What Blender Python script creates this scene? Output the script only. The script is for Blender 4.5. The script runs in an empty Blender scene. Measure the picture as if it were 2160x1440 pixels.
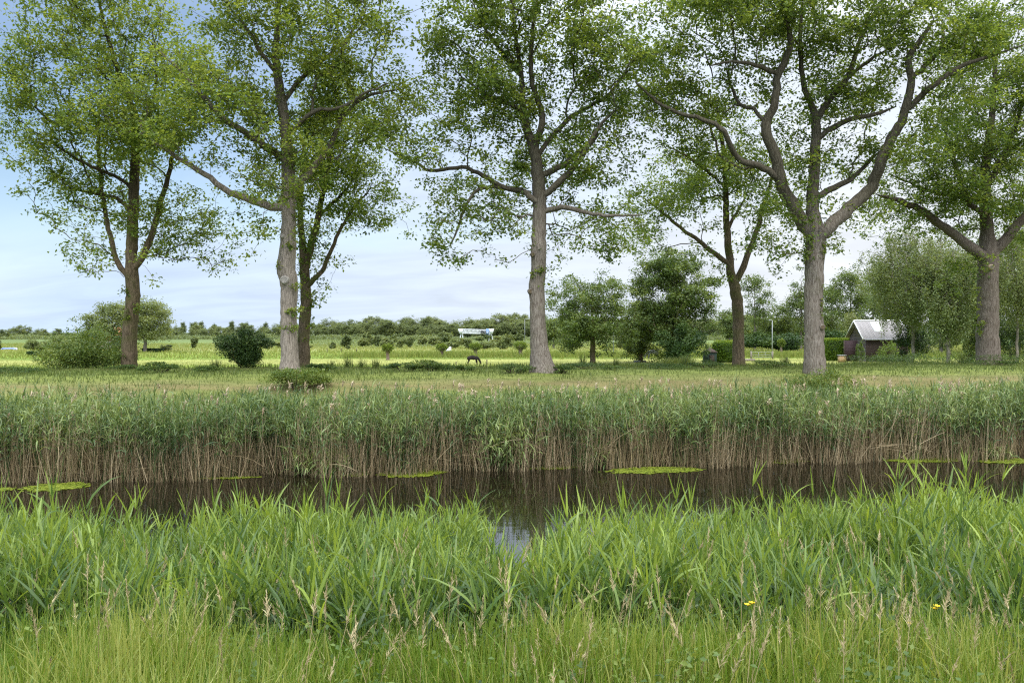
import bpy, bmesh, math, random
import numpy as np
from mathutils import Vector, noise as mnoise

F = 1700.0            # focal length in pixels of the 2160-wide photograph
VH = 700.0            # horizon row
CZ = 3.4              # camera height over the canal water (z = 0)
rad = math.radians
sc = bpy.context.scene
COL = sc.collection
rng = np.random.default_rng(7)
random.seed(7)


def P(u, v, y):
    """point seen at photo pixel (u, v) that stands y metres away"""
    return np.array([(u - 1080.0) / F * y, y, CZ - (v - VH) / F * y])


def XU(u, y):
    return (u - 1080.0) / F * y


# ------------------------------------------------------------------ objects
def tag(o, label=None, cat=None, group=None, kind=None):
    if label: o['label'] = label
    if cat: o['category'] = cat
    if group: o['group'] = group
    if kind: o['kind'] = kind
    return o


def empty(name, loc, label, cat, group=None, rz=0.0):
    o = bpy.data.objects.new(name, None)
    COL.objects.link(o)
    o.location = [float(a) for a in loc]
    o.rotation_euler = (0, 0, rz)
    o.empty_display_size = 0.3
    return tag(o, label, cat, group)


def link_mesh(name, me, parent=None, loc=None):
    o = bpy.data.objects.new(name, me)
    COL.objects.link(o)
    if parent: o.parent = parent
    if loc is not None: o.location = [float(a) for a in loc]
    return o


def np_mesh(name, V, faces, mats, tint=None, matidx=None, smooth=False):
    """faces: list of (n, k) int arrays"""
    me = bpy.data.meshes.new(name)
    V = np.ascontiguousarray(V, dtype=np.float32)
    me.vertices.add(len(V))
    me.vertices.foreach_set('co', V.ravel())
    faces = [f for f in faces if len(f)]
    loops = np.concatenate([f.ravel() for f in faces]).astype(np.int32)
    sizes = np.concatenate([np.full(len(f), f.shape[1]) for f in faces])
    starts = np.concatenate([[0], np.cumsum(sizes)[:-1]]).astype(np.int32)
    me.loops.add(len(loops))
    me.loops.foreach_set('vertex_index', loops)
    me.polygons.add(len(starts))
    me.polygons.foreach_set('loop_start', starts)
    for m in (mats if isinstance(mats, (list, tuple)) else [mats]):
        me.materials.append(m)
    if matidx is not None:
        me.polygons.foreach_set('material_index', np.ascontiguousarray(matidx, dtype=np.int32))
    me.update(calc_edges=True)
    if smooth:
        me.polygons.foreach_set('use_smooth', np.ones(len(starts), dtype=bool))
    if tint is not None:
        a = me.attributes.new('tint', 'FLOAT', 'POINT')
        a.data.foreach_set('value', np.ascontiguousarray(tint, dtype=np.float32))
    return me


class Geo:
    """collects vertex / face / tint arrays for one mesh"""
    def __init__(s):
        s.V, s.Fc, s.T, s.M, s.n = [], [], [], [], 0

    def add(s, V, faces, tint=0.5, mat=0):
        V = np.asarray(V, dtype=np.float32)
        for f in faces:
            f = np.asarray(f)
            s.Fc.append(f + s.n)
            s.M.append(np.full(len(f), mat))
        s.T.append(np.broadcast_to(np.asarray(tint, dtype=np.float32), (len(V),)))
        s.V.append(V)
        s.n += len(V)

    def mesh(s, name, mats, smooth=False):
        return np_mesh(name, np.concatenate(s.V), s.Fc, mats, np.concatenate(s.T), np.concatenate(s.M), smooth)

    def build(s, name, mats, parent=None, smooth=False, loc=None):
        return link_mesh(name, s.mesh(name, mats, smooth), parent, loc)


# ------------------------------------------------------------------ vectorised plants
def norm(a):
    return a / np.maximum(np.linalg.norm(a, axis=-1, keepdims=True), 1e-9)


def leaves(g, Pos, size, tint, up=0.55, out=None, aspect=0.6, mat=0):
    """folded leaf quads"""
    N = len(Pos)
    d = rng.normal(size=(N, 3)); d[:, 2] *= 0.6
    if out is not None: d += out
    d = norm(d)
    n = rng.normal(size=(N, 3)); n[:, 2] = np.abs(n[:, 2]) + up * 2
    s = norm(np.cross(d, n))
    nn = norm(np.cross(s, d))
    L = (size * rng.uniform(0.7, 1.3, N))[:, None]
    W = L * aspect
    a = Pos - d * L * 0.5
    b = Pos + s * W * 0.5 + nn * W * 0.16
    c = Pos + d * L * 0.5
    e = Pos - s * W * 0.5 + nn * W * 0.16
    V = np.stack([a, b, c, e], 1).reshape(-1, 3)
    i = np.arange(N)[:, None] * 4
    t = np.repeat(np.broadcast_to(tint, (N,)), 4)
    # two triangles along the midrib
    g.add(V, [np.concatenate([i, i + 1, i + 2], 1), np.concatenate([i, i + 2, i + 3], 1)], t, mat)


def ribbons(g, B, d0, L, W, bend, K, tint, prof=None, side=None, mat=0):
    """curved blades: start B, first direction d0, length L, width W, bend = pull towards the ground"""
    N = len(B)
    L = np.broadcast_to(L, (N,)); W = np.broadcast_to(W, (N,)); bend = np.broadcast_to(bend, (N,))
    if prof is None: prof = np.linspace(1, 0.0, K + 1) ** 0.6
    d = norm(np.asarray(d0, dtype=float))
    if side is None:
        side = np.cross(d, np.array([0, 0, 1.0]) + rng.normal(size=(N, 3)) * 0.35)
    side = norm(side)
    p = np.array(B, dtype=float)
    rows = []
    for k in range(K + 1):
        w = (W * prof[k] * 0.5)[:, None]
        rows.append(p - side * w); rows.append(p + side * w)
        p = p + d * (L / K)[:, None]
        d = d.copy(); d[:, 2] -= bend / K; d = norm(d)
    V = np.stack(rows, 1).reshape(-1, 3)
    i = np.arange(N)[:, None] * (2 * (K + 1))
    fs = [np.concatenate([i + 2 * k, i + 2 * k + 1, i + 2 * k + 3, i + 2 * k + 2], 1) for k in range(K)]
    g.add(V, fs, np.repeat(np.broadcast_to(tint, (N,)), 2 * (K + 1)), mat)


def tube(g, pts, radii, sides=6, tint=0.5, mat=0, rough=0.0, cap=False):
    pts = np.asarray(pts, float)
    n = len(pts)
    tang = norm(np.gradient(pts, axis=0))
    a = np.cross(tang[0], [0.0, 1.0, 0.01]); a = a / max(np.linalg.norm(a), 1e-6)
    V = []
    ang = np.linspace(0, 2 * math.pi, sides, endpoint=False)
    for k in range(n):
        a = a - tang[k] * np.dot(a, tang[k]); a = a / max(np.linalg.norm(a), 1e-6)
        b = np.cross(tang[k], a)
        ring = np.cos(ang)[:, None] * a + np.sin(ang)[:, None] * b
        r = np.full(sides, radii[k])
        if rough:
            q = pts[k] + ring * radii[k]
            r = r * np.array([1 + rough * (mnoise.noise(Vector(x) * 3.1) + 0.7 * mnoise.noise(Vector((x[0] * 9, x[1] * 9, x[2] * 2)))) for x in q])
        V.append(pts[k] + ring * r[:, None])
    V = np.concatenate(V)
    j = np.arange(sides); jn = (j + 1) % sides
    fs = [np.stack([k * sides + j, k * sides + jn, (k + 1) * sides + jn, (k + 1) * sides + j], 1) for k in range(n - 1)]
    if cap:
        fs.append(((n - 1) * sides + j)[None, :])
        fs.append(j[::-1][None, :])
    g.add(V, fs, tint, mat)


def box(g, c, s, rz=0.0, mat=0, tint=0.5, bevel=0.0):
    c = np.asarray(c, float); hx, hy, hz = [a / 2 for a in s]
    V = np.array([[x, y, z] for z in (-hz, hz) for y in (-hy, hy) for x in (-hx, hx)], float)
    co, si = math.cos(rz), math.sin(rz)
    V = np.stack([V[:, 0] * co - V[:, 1] * si, V[:, 0] * si + V[:, 1] * co, V[:, 2]], 1) + c
    g.add(V, [np.array([[0, 2, 3, 1], [4, 5, 7, 6], [0, 1, 5, 4], [2, 6, 7, 3], [0, 4, 6, 2], [1, 3, 7, 5]])], tint, mat)


def beam(g, a, b, w, mat=0):
    tube(g, [a, (np.asarray(a) + np.asarray(b)) / 2, b], [w / 2] * 3, 6, mat=mat, cap=True)


# ------------------------------------------------------------------ materials
def new_mat(name):
    m = bpy.data.materials.new(name)
    m.use_nodes = True
    nt = m.node_tree
    return m, nt, nt.nodes, nt.links, nt.nodes['Principled BSDF'], nt.nodes['Material Output']


def ramp(nt, stops, interp='LINEAR'):
    r = nt.nodes.new('ShaderNodeValToRGB')
    r.color_ramp.interpolation = interp
    e = r.color_ramp.elements
    while len(e) < len(stops): e.new(0.5)
    for q, (p, c) in zip(e, stops):
        q.position = p; q.color = (*c, 1)
    return r


def leaf_mat(name, dark, mid, light, trans=0.35, tcol=None, rough=0.5, spec=0.3):
    m, nt, N, L, b, out = new_mat(name)
    at = N.new('ShaderNodeAttribute'); at.attribute_name = 'tint'
    r = ramp(nt, [(0.0, dark), (0.5, mid), (1.0, light)])
    L.new(at.outputs['Fac'], r.inputs[0])
    L.new(r.outputs[0], b.inputs['Base Color'])
    b.inputs['Roughness'].default_value = rough
    b.inputs['Specular IOR Level'].default_value = spec
    t = N.new('ShaderNodeBsdfTranslucent')
    mx = N.new('ShaderNodeMixRGB'); mx.blend_type = 'MULTIPLY'; mx.inputs[0].default_value = 1
    L.new(r.outputs[0], mx.inputs[1]); mx.inputs[2].default_value = (*(tcol or (1.5, 1.35, 0.6)), 1)
    L.new(mx.outputs[0], t.inputs['Color'])
    s = N.new('ShaderNodeMixShader'); s.inputs[0].default_value = trans
    L.new(b.outputs[0], s.inputs[1]); L.new(t.outputs[0], s.inputs[2])
    L.new(s.outputs[0], out.inputs['Surface'])
    return m


def bark_mat(name, c0, c1, moss=0.3, scale=1.0, mosscol=(0.075, 0.085, 0.02), limb=0):
    m, nt, N, L, b, out = new_mat(name)
    tc = N.new('ShaderNodeTexCoord')
    mp = N.new('ShaderNodeMapping'); mp.inputs['Scale'].default_value = (12 * scale, 12 * scale, 1.5 * scale)
    L.new(tc.outputs['Object'], mp.inputs[0])
    n1 = N.new('ShaderNodeTexNoise'); n1.inputs['Scale'].default_value = 1.6; n1.inputs['Detail'].default_value = 6; n1.inputs['Roughness'].default_value = 0.7
    L.new(mp.outputs[0], n1.inputs['Vector'])
    v = N.new('ShaderNodeTexVoronoi'); v.feature = 'DISTANCE_TO_EDGE'; v.inputs['Scale'].default_value = 1.5
    L.new(mp.outputs[0], v.inputs['Vector'])
    mul = N.new('ShaderNodeMath'); mul.operation = 'MULTIPLY_ADD'
    L.new(v.outputs['Distance'], mul.inputs[0]); mul.inputs[1].default_value = 0.9; L.new(n1.outputs[0], mul.inputs[2])
    r = ramp(nt, [(0.32, tuple(a * 0.6 for a in c0)), (0.5, tuple(0.6 * a + 0.4 * b_ for a, b_ in zip(c0, c1))), (0.75, c1)])
    L.new(mul.outputs[0], r.inputs[0])
    n2 = N.new('ShaderNodeTexNoise'); n2.inputs['Scale'].default_value = 1.4; n2.inputs['Detail'].default_value = 4
    L.new(tc.outputs['Object'], n2.inputs['Vector'])
    rm = ramp(nt, [(0.62 - 0.3 * moss, (0, 0, 0)), (0.85 - 0.3 * moss, (1, 1, 1))])
    L.new(n2.outputs[0], rm.inputs[0])
    mm = N.new('ShaderNodeMath'); mm.operation = 'MULTIPLY'; mm.inputs[1].default_value = min(1, moss * 1.6)
    L.new(rm.outputs[0], mm.inputs[0])
    mx = N.new('ShaderNodeMixRGB'); L.new(mm.outputs[0], mx.inputs[0]); L.new(r.outputs[0], mx.inputs[1])
    mx.inputs[2].default_value = (*mosscol, 1)
    if limb:                              # bark colour multiplied darker above the given height
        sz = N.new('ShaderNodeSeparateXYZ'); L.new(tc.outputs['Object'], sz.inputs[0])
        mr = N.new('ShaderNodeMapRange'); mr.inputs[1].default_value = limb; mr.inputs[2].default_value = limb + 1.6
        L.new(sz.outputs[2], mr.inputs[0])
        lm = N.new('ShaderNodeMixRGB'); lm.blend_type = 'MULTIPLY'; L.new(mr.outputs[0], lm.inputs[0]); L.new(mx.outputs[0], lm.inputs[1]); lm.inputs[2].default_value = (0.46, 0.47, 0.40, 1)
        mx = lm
    L.new(mx.outputs[0], b.inputs['Base Color'])
    b.inputs['Roughness'].default_value = 0.9; b.inputs['Specular IOR Level'].default_value = 0.15
    bu = N.new('ShaderNodeBump'); bu.inputs['Strength'].default_value = 0.9; bu.inputs['Distance'].default_value = 0.035
    L.new(mul.outputs[0], bu.inputs['Height']); L.new(bu.outputs[0], b.inputs['Normal'])
    return m


def flat_mat(name, c, rough=0.6, var=0.25, scale=6, metal=0.0, spec=0.3):
    m, nt, N, L, b, out = new_mat(name)
    tc = N.new('ShaderNodeTexCoord')
    n = N.new('ShaderNodeTexNoise'); n.inputs['Scale'].default_value = scale; n.inputs['Detail'].default_value = 5
    L.new(tc.outputs['Object'], n.inputs['Vector'])
    r = ramp(nt, [(0.3, tuple(a * (1 - var) for a in c)), (0.7, tuple(min(1, a * (1 + var)) for a in c))])
    L.new(n.outputs[0], r.inputs[0]); L.new(r.outputs[0], b.inputs['Base Color'])
    b.inputs['Roughness'].default_value = rough; b.inputs['Metallic'].default_value = metal
    b.inputs['Specular IOR Level'].default_value = spec
    return m


M_OAK = leaf_mat('oak_leaf', (0.055, 0.10, 0.022), (0.135, 0.20, 0.044), (0.275, 0.33, 0.075), 0.5)
M_OAKD = leaf_mat('oak_leaf_deep', (0.052, 0.098, 0.024), (0.13, 0.195, 0.046), (0.265, 0.325, 0.075), 0.52)
M_MID = leaf_mat('tree_leaf', (0.055, 0.09, 0.03), (0.12, 0.17, 0.05), (0.22, 0.26, 0.075), 0.36)
M_FAR = leaf_mat('far_leaf', (0.09, 0.125, 0.055), (0.155, 0.195, 0.08), (0.24, 0.27, 0.11), 0.38)
M_BIRCH = leaf_mat('birch_leaf', (0.075, 0.11, 0.042), (0.17, 0.21, 0.085), (0.28, 0.31, 0.13), 0.4)
M_BUSH = leaf_mat('bush_leaf', (0.04, 0.075, 0.02), (0.085, 0.14, 0.03), (0.19, 0.24, 0.05), 0.32)
M_BUSHD = leaf_mat('dark_bush_leaf', (0.018, 0.042, 0.014), (0.04, 0.08, 0.022), (0.09, 0.14, 0.03), 0.25)
M_WILLOW = leaf_mat('willow_leaf', (0.06, 0.10, 0.015), (0.13, 0.19, 0.028), (0.24, 0.30, 0.05), 0.33)
M_GRASS = leaf_mat('grass_blade', (0.05, 0.11, 0.013), (0.125, 0.205, 0.025), (0.34, 0.36, 0.11), 0.4, rough=0.45)
M_BERM = leaf_mat('berm_grass', (0.045, 0.075, 0.02), (0.105, 0.145, 0.033), (0.20, 0.195, 0.075), 0.3)
M_MEADOW = leaf_mat('meadow_grass', (0.085, 0.13, 0.024), (0.19, 0.232, 0.05), (0.32, 0.31, 0.12), 0.33)
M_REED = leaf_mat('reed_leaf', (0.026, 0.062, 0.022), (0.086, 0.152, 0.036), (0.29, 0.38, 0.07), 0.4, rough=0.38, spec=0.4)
M_REEDF = leaf_mat('far_reed_leaf', (0.022, 0.048, 0.015), (0.075, 0.13, 0.038), (0.25, 0.31, 0.105), 0.3, rough=0.4, spec=0.4)
M_DRY = leaf_mat('dry_reed', (0.07, 0.05, 0.026), (0.255, 0.19, 0.10), (0.50, 0.40, 0.245), 0.12, (1, 1, 1))
M_PLUME = leaf_mat('reed_plume', (0.28, 0.21, 0.12), (0.46, 0.36, 0.23), (0.62, 0.51, 0.36), 0.3, (1, 1, 1))
M_SEED = leaf_mat('grass_seed', (0.24, 0.19, 0.09), (0.42, 0.34, 0.18), (0.58, 0.50, 0.30), 0.3, (1, 1, 1))
M_WEED = leaf_mat('duckweed', (0.085, 0.12, 0.012), (0.155, 0.20, 0.016), (0.26, 0.29, 0.04), 0.1)
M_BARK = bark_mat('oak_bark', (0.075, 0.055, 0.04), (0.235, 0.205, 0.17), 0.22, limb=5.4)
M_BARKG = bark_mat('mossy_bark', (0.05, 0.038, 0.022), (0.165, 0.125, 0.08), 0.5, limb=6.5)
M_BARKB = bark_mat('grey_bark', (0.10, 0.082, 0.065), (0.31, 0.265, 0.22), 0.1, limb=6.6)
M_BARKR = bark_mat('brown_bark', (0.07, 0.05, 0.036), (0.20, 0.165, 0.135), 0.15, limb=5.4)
M_TWIG = flat_mat('twig', (0.06, 0.045, 0.03), 0.9)
M_FARBARK = flat_mat('far_bark', (0.16, 0.14, 0.12), 0.9)
M_BIRCHB = flat_mat('birch_bark', (0.17, 0.145, 0.12), 0.85, 0.6, 3)
M_WOODCUT = flat_mat('sawn_wood', (0.42, 0.33, 0.22), 0.8, 0.2, 30)
M_PALECUT = flat_mat('weathered_wood', (0.27, 0.25, 0.22), 0.85, 0.3, 20)


# ------------------------------------------------------------------ tree skeletons
class Skel:
    def __init__(s):
        s.p, s.par, s.r, s.plen, s.ok = [], [], [], [], []

    def add(s, p, par, r=0.0, ok=True):
        s.p.append(np.asarray(p, float)); s.par.append(par); s.r.append(r); s.ok.append(ok)
        s.plen.append(0 if par < 0 else s.plen[par] + np.linalg.norm(s.p[-1] - s.p[par]))
        return len(s.p) - 1

    def line(s, pts, rads, par=-1, step=0.22, wob=0.02, okz=-1e9, first=None):
        """polyline through pts with a Catmull-Rom curve"""
        pts = [np.asarray(a, float) for a in pts]
        if par >= 0: pts = [s.p[par]] + pts; rads = [rads[0]] + list(rads)
        idx = par
        n = len(pts)
        for k in range(n - 1):
            p0 = pts[max(k - 1, 0)]; p1 = pts[k]; p2 = pts[k + 1]; p3 = pts[min(k + 2, n - 1)]
            m = max(1, int(np.linalg.norm(p2 - p1) / step))
            for j in range(m + (k == n - 2)):
                t = j / m
                if par >= 0 and k == 0 and j == 0: continue
                q = 0.5 * ((2 * p1) + (p2 - p0) * t + (2 * p0 - 5 * p1 + 4 * p2 - p3) * t * t + (3 * p1 - p0 - 3 * p2 + p3) * t ** 3)
                q = q + rng.normal(size=3) * wob * (1 if idx >= 0 else 0)
                r = rads[k] * (1 - t) + rads[k + 1] * t
                idx = s.add(q, idx, r, q[2] > okz)
        return idx

    def nearest(s, q):
        A = np.array(s.p)
        return int(np.argmin(np.linalg.norm(A - q, axis=1)))

    def grow(s, T, bf=0.3, step=0.3, jit=0.04):
        T = np.asarray(T, float); Mn = len(T)
        A = np.array(s.p); pl = np.array(s.plen) + np.where(np.array(s.ok), 0, 1e3)
        D = np.linalg.norm(T[:, None] - A[None], axis=2) + bf * pl[None]
        best = D.min(1); bp = D.argmin(1)
        left = np.ones(Mn, bool)
        ends = []
        for _ in range(Mn):
            i = int(np.argmin(np.where(left, best, 1e9)))
            left[i] = False
            par = int(bp[i]); a = s.p[par]; b = T[i]
            dist = np.linalg.norm(b - a)
            n = max(1, int(math.ceil(dist / step)))
            gp = s.par[par]
            dr = (a - s.p[gp]) if gp >= 0 else np.array([0, 0, 1.0])
            dr = dr / max(np.linalg.norm(dr), 1e-6)
            ctl = a + (b - a) * 0.45 + dr * dist * 0.18 + np.array([0, 0, 0.05 * dist])
            idx = par; new = []
            for j in range(1, n + 1):
                t = j / n
                q = (1 - t) ** 2 * a + 2 * t * (1 - t) * ctl + t * t * b
                if j < n: q = q + rng.normal(size=3) * jit
                idx = s.add(q, idx); new.append(idx)
            ends.append(idx)
            Q = np.array([s.p[k] for k in new]); ql = np.array([s.plen[k] for k in new])
            D = np.linalg.norm(T[:, None] - Q[None], axis=2) + bf * ql[None]
            mn = D.min(1); am = D.argmin(1)
            up = mn < best
            best[up] = mn[up]; bp[up] = np.array(new)[am[up]]
        return ends

    def radii(s, tip=0.008, ex=2.25):
        n = len(s.p); acc = np.zeros(n); hasc = np.zeros(n, bool)
        R = np.zeros(n)
        for i in range(n - 1, -1, -1):
            r = max(tip, acc[i] ** (1 / ex)) if hasc[i] else tip
            if s.r[i] > 0: r = s.r[i]
            R[i] = r
            if s.par[i] >= 0:
                acc[s.par[i]] += r ** ex; hasc[s.par[i]] = True
        for i in range(n):                       # never thicker than the parent
            if s.par[i] >= 0: R[i] = min(R[i], R[s.par[i]] * 1.03 if s.r[i] == 0 else R[i])
        return R

    def tubes(s, g, R, rough=0.05, minr=0.0, mat=0, big=14):
        n = len(s.p)
        ch = [[] for _ in range(n)]
        for i in range(n):
            if s.par[i] >= 0: ch[s.par[i]].append(i)
        stack = [(i, None) for i in range(n) if s.par[i] < 0]
        while stack:
            i, start = stack.pop()
            if R[i] < minr: continue
            chain = [i]
            while ch[chain[-1]]:
                c = sorted(ch[chain[-1]], key=lambda k: -R[k])
                for o in c[1:]: stack.append((o, chain[-1]))
                if R[c[0]] < minr: break
                chain.append(c[0])
            pts = [s.p[k] for k in chain]; rr = [R[k] for k in chain]
            if start is not None:
                pts = [s.p[start]] + pts; rr = [min(R[start] * 0.9, rr[0] * 1.25)] + rr
            if len(pts) < 2: continue
            rm = max(rr)
            sides = big if rm > 0.12 else 8 if rm > 0.045 else 5 if rm > 0.018 else 3
            tube(g, pts, rr, sides, mat=mat, rough=rough if rm > 0.12 else 0)


def crown_targets(ells, y0, K=330.0, dens=1.0):
    T, W = [], []
    for e in ells:
        u, v, ru, rv = e[:4]
        w = e[4] if len(e) > 4 else 1.0
        dy = e[5] if len(e) > 5 else rng.normal() * 0.9
        n = max(4, int(math.pi * ru * rv / K * w * dens))
        dr = (ru + rv) / 2 * y0 / F * 1.05 + 0.3
        ns = max(2, n // 4)
        q = norm(rng.normal(size=(ns, 3))) * (rng.uniform(0, 1, (ns, 1)) ** 0.36)
        k = rng.integers(0, ns, n)
        off = rng.normal(size=(n, 3)) * np.array([0.48, 0.48, 0.34])
        yy = y0 + dy + q[k, 1] * dr + off[:, 1]
        x = (u + q[k, 0] * ru - 1080) / F * y0 + off[:, 0]
        z = CZ - (v + q[k, 2] * rv - VH) / F * y0 + off[:, 2]
        T.append(np.stack([x, yy, z], 1))
    return np.concatenate(T)


def leaf_clusters(g, T, n, size, sig=(0.24, 0.24, 0.16), tb=0.5, tv=0.16, up=0.5, aspect=0.6, cv=0.17, droop=0.0):
    N = len(T)
    ct = tb + rng.normal(size=N) * cv
    k = np.repeat(np.arange(N), n)
    off = rng.normal(size=(len(k), 3)) * np.array(sig)
    if droop: off[:, 2] -= rng.uniform(0, 1, len(k)) ** 1.0 * droop * rng.uniform(0.4, 1, N)[k]
    Pos = T[k] + off
    tint = np.clip(ct[k] + rng.normal(size=len(k)) * tv, 0, 1)
    out = norm(off + 1e-4) * 0.7; out[:, 2] -= 0.35
    leaves(g, Pos, size, tint, up, out, aspect)


def big_tree(name, label, y0, trunk, limbs, ells, lmat, bmat, group, K=262, nleaf=40, lsize=0.142, tb=0.5, scars=(), okv=520, sprouts=(), tw=0.93):
    s = Skel()
    base = P(trunk[0][0], trunk[0][1], y0)
    pts = [P(u, v, y0) for u, v, w in trunk]; rads = [tw * w / 2 * y0 / F for u, v, w in trunk]
    # a flared foot that goes a little below the ground
    f = pts[0].copy(); f[2] -= 0.35
    pts = [f] + pts; rads = [rads[0] * 1.15] + rads
    s.line(pts, rads, step=0.16, wob=0.012, okz=CZ - (okv - VH) / F * y0)
    for lm in limbs:
        w0, w1, dy = lm[0]
        pl = lm[1]
        q0 = P(pl[0][0], pl[0][1], y0)
        par = s.nearest(q0)
        yb = s.p[par][1]
        n = len(pl)
        pp = [P(u, v, yb + dy * (k + 1) / n + (rng.normal() * 0.15)) for k, (u, v) in enumerate(pl[1:])]
        rr = [0.92 * (w0 + (w1 - w0) * k / max(1, n - 2)) / 2 * y0 / F for k in range(n - 1)]
        rr[-1] = min(rr[-1], 0.022)          # tips taper to twigs
        s.line(pp, rr, par, step=0.22, wob=0.02, okz=-1e9)
    T = crown_targets(ells, y0, K)
    s.grow(T, 0.28, 0.3, 0.045)
    R = s.radii(0.0075)
    root = empty(name, (base[0], base[1], base[2] - 0.0), label, 'tree', group)
    off = -np.array(root.location)
    g = Geo(); s.tubes(g, R)
    g.V = [v + off for v in g.V]
    tr = g.build('trunk', bmat, root, smooth=True)
    g = Geo(); leaf_clusters(g, T, nleaf, lsize, sig=(0.205, 0.205, 0.14), tb=tb)
    if sprouts:
        S = np.concatenate([np.stack([P(u + rng.normal() * a, v + rng.normal() * b, y0 - w / 2 * y0 / F) for _ in range(k)]) for u, v, a, b, k, w in sprouts])
        leaf_clusters(g, S, 9, lsize * 0.9, sig=(0.07, 0.06, 0.07), tb=tb + 0.12)
    g.V = [v + off for v in g.V]
    g.build('crown', lmat, root)
    for (u, v, w, kind, wt) in scars:
        c = P(u, v, y0) + off
        # stands off the face of the trunk that looks at the canal
        rr = w / 2 * y0 / F; rt = wt / 2 * y0 / F
        gg = Geo()
        dx = (u - kind[1]) / F * y0 if isinstance(kind, tuple) else 0
        yf = -math.sqrt(max(rt * rt - dx * dx, 0.0004))
        c = c + np.array([0, yf, 0])
        prof = [(0.16, 1.25), (0.02, 1.12), (-0.05, 1.0), (-0.07, 0.72)]
        ang = np.linspace(0, 2 * math.pi, 14, endpoint=False)
        V = np.concatenate([np.stack([np.cos(ang) * rr * q * (1 + 0.1 * np.sin(3 * ang)), np.full(14, d), np.sin(ang) * rr * q], 1) for d, q in prof])
        j = np.arange(14); jn = (j + 1) % 14
        fs = [np.stack([a * 14 + j, (a + 1) * 14 + j, (a + 1) * 14 + jn, a * 14 + jn], 1) for a in range(3)]
        gg.add(V + c, fs, 0.5, 0)
        # sawn face, sunk inside the ring
        V2 = np.stack([np.cos(ang) * rr * 0.74, np.full(14, -0.062), np.sin(ang) * rr * 0.74], 1)
        gg.add(V2 + c, [j[::-1][None, :]], 0.5, 1)
        o = gg.build('pruning_scar', {'cut': [M_WOODCUT, M_BARK], 'pale': [M_PALECUT, M_PALECUT], 'bark': [bmat, M_BARKG]}[kind[0]], tr)
    return root


ROW = 'tall oaks along the far canal bank'
BACK = 'slimmer oaks in the second row'
big_tree('oak_tree', 'slim brown-trunked oak standing behind the big pale shrub, leftmost of the big trees', 34.5,
    [(272, 798, 46), (273, 770, 38), (274, 700, 34), (280, 640, 33), (281, 615, 33), (278, 580, 31), (278, 530, 27), (281, 450, 25), (284, 380, 23), (285, 330, 21), (281, 240, 17), (250, 150, 12), (222, 60, 8), (200, -40, 5)],
    [((13, 6, 0.6), [(270, 590), (255, 565), (240, 530), (226, 470), (214, 390), (207, 300), (213, 220)]),
     ((15, 6, -0.8), [(284, 575), (305, 535), (325, 480), (342, 420), (360, 350), (368, 280), (372, 200)]),
     ((9, 4, 1.0), [(280, 450), (250, 420), (215, 410), (160, 400), (110, 380)]),
     ((8, 4, -1.0), [(285, 330), (300, 300), (320, 230), (330, 140), (320, 60)]),
     ((8, 4, -1.2), [(283, 400), (240, 370), (190, 350), (120, 310), (60, 270)])],
    [(230, 70, 150, 110), (120, 175, 110, 75), (90, 290, 85, 60), (320, 130, 110, 110), (130, 420, 85, 70, 0.8), (220, 320, 140, 110), (320, 440, 105, 95, .8),
     (210, 520, 55, 50, .7), (385, 520, 65, 55, .8), (300, 250, 140, 110), (190, -60, 160, 100), (70, 200, 70, 60), (350, 560, 30, 20, .6), (400, 430, 40, 60, .7), (250, 585, 40, 18, .7)],
    M_OAK, M_BARKG, BACK, tb=0.56, okv=600, tw=0.86, nleaf=36, sprouts=[(262, 620, 4, 6, 5, 30), (290, 650, 5, 8, 6, 30), (268, 668, 4, 10, 5, 30)])

big_tree('oak_tree', 'tall oak with pale grey knobbly trunk and one long limb reaching left', 30.5,
    [(612, 790, 58), (611, 770, 44), (611, 740, 39), (609, 660, 36), (610, 600, 40), (603, 565, 43), (607, 530, 38), (609, 480, 33), (608, 400, 31), (607, 350, 30), (603, 280, 25), (592, 200, 22), (582, 130, 17), (585, 60, 13), (592, -40, 8), (600, -130, 5)],
    [((18, 6, -1.2), [(602, 445), (570, 436), (530, 422), (483, 405), (433, 366), (390, 343), (345, 312), (315, 290)]),
     ((17, 6, -1.4), [(602, 345), (567, 313), (533, 290), (505, 270), (465, 245), (425, 200), (390, 160), (340, 110)]),
     ((17, 6, 0.9), [(610, 395), (640, 375), (670, 340), (700, 300), (720, 250), (770, 205), (840, 190)]),
     ((11, 4, -1.2), [(605, 300), (630, 262), (667, 232), (720, 228), (765, 200), (820, 175)]),
     ((11, 5, 1.6), [(595, 220), (640, 160), (690, 120), (740, 70), (770, 10)]),
     ((10, 5, -1.0), [(588, 160), (550, 110), (520, 60), (480, 10)])],
    [(560, 60, 140, 100), (430, 160, 105, 70), (330, 205, 110, 65), (480, 240, 130, 85), (690, 110, 130, 110), (700, 205, 150, 70), (800, 255, 70, 55, .9),
     (620, 260, 110, 85), (430, 320, 80, 45, .8), (500, 425, 60, 45, .55), (563, 480, 35, 55, .6), (620, -70, 220, 110), (270, 260, 90, 60), (640, 340, 70, 45), (560, 360, 70, 50, .8), (780, 60, 70, 60), (630, 415, 25, 40), (200, 220, 50, 50), (840, 170, 40, 40, .7)],
    M_OAK, M_BARKB, ROW, tb=0.58, okv=450, nleaf=37,
    scars=[(604, 421, 11, ('cut', 608), 31), (606, 592, 17, ('pale', 609), 40), (600, 500, 9, ('pale', 608), 34)],
    sprouts=[(622, 655, 9, 7, 12, 34), (612, 692, 8, 4, 6, 34), (622, 600, 5, 5, 5, 36), (606, 520, 6, 3, 5, 33), (630, 450, 6, 25, 20, 20), (590, 560, 4, 10, 5, 30)])

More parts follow.
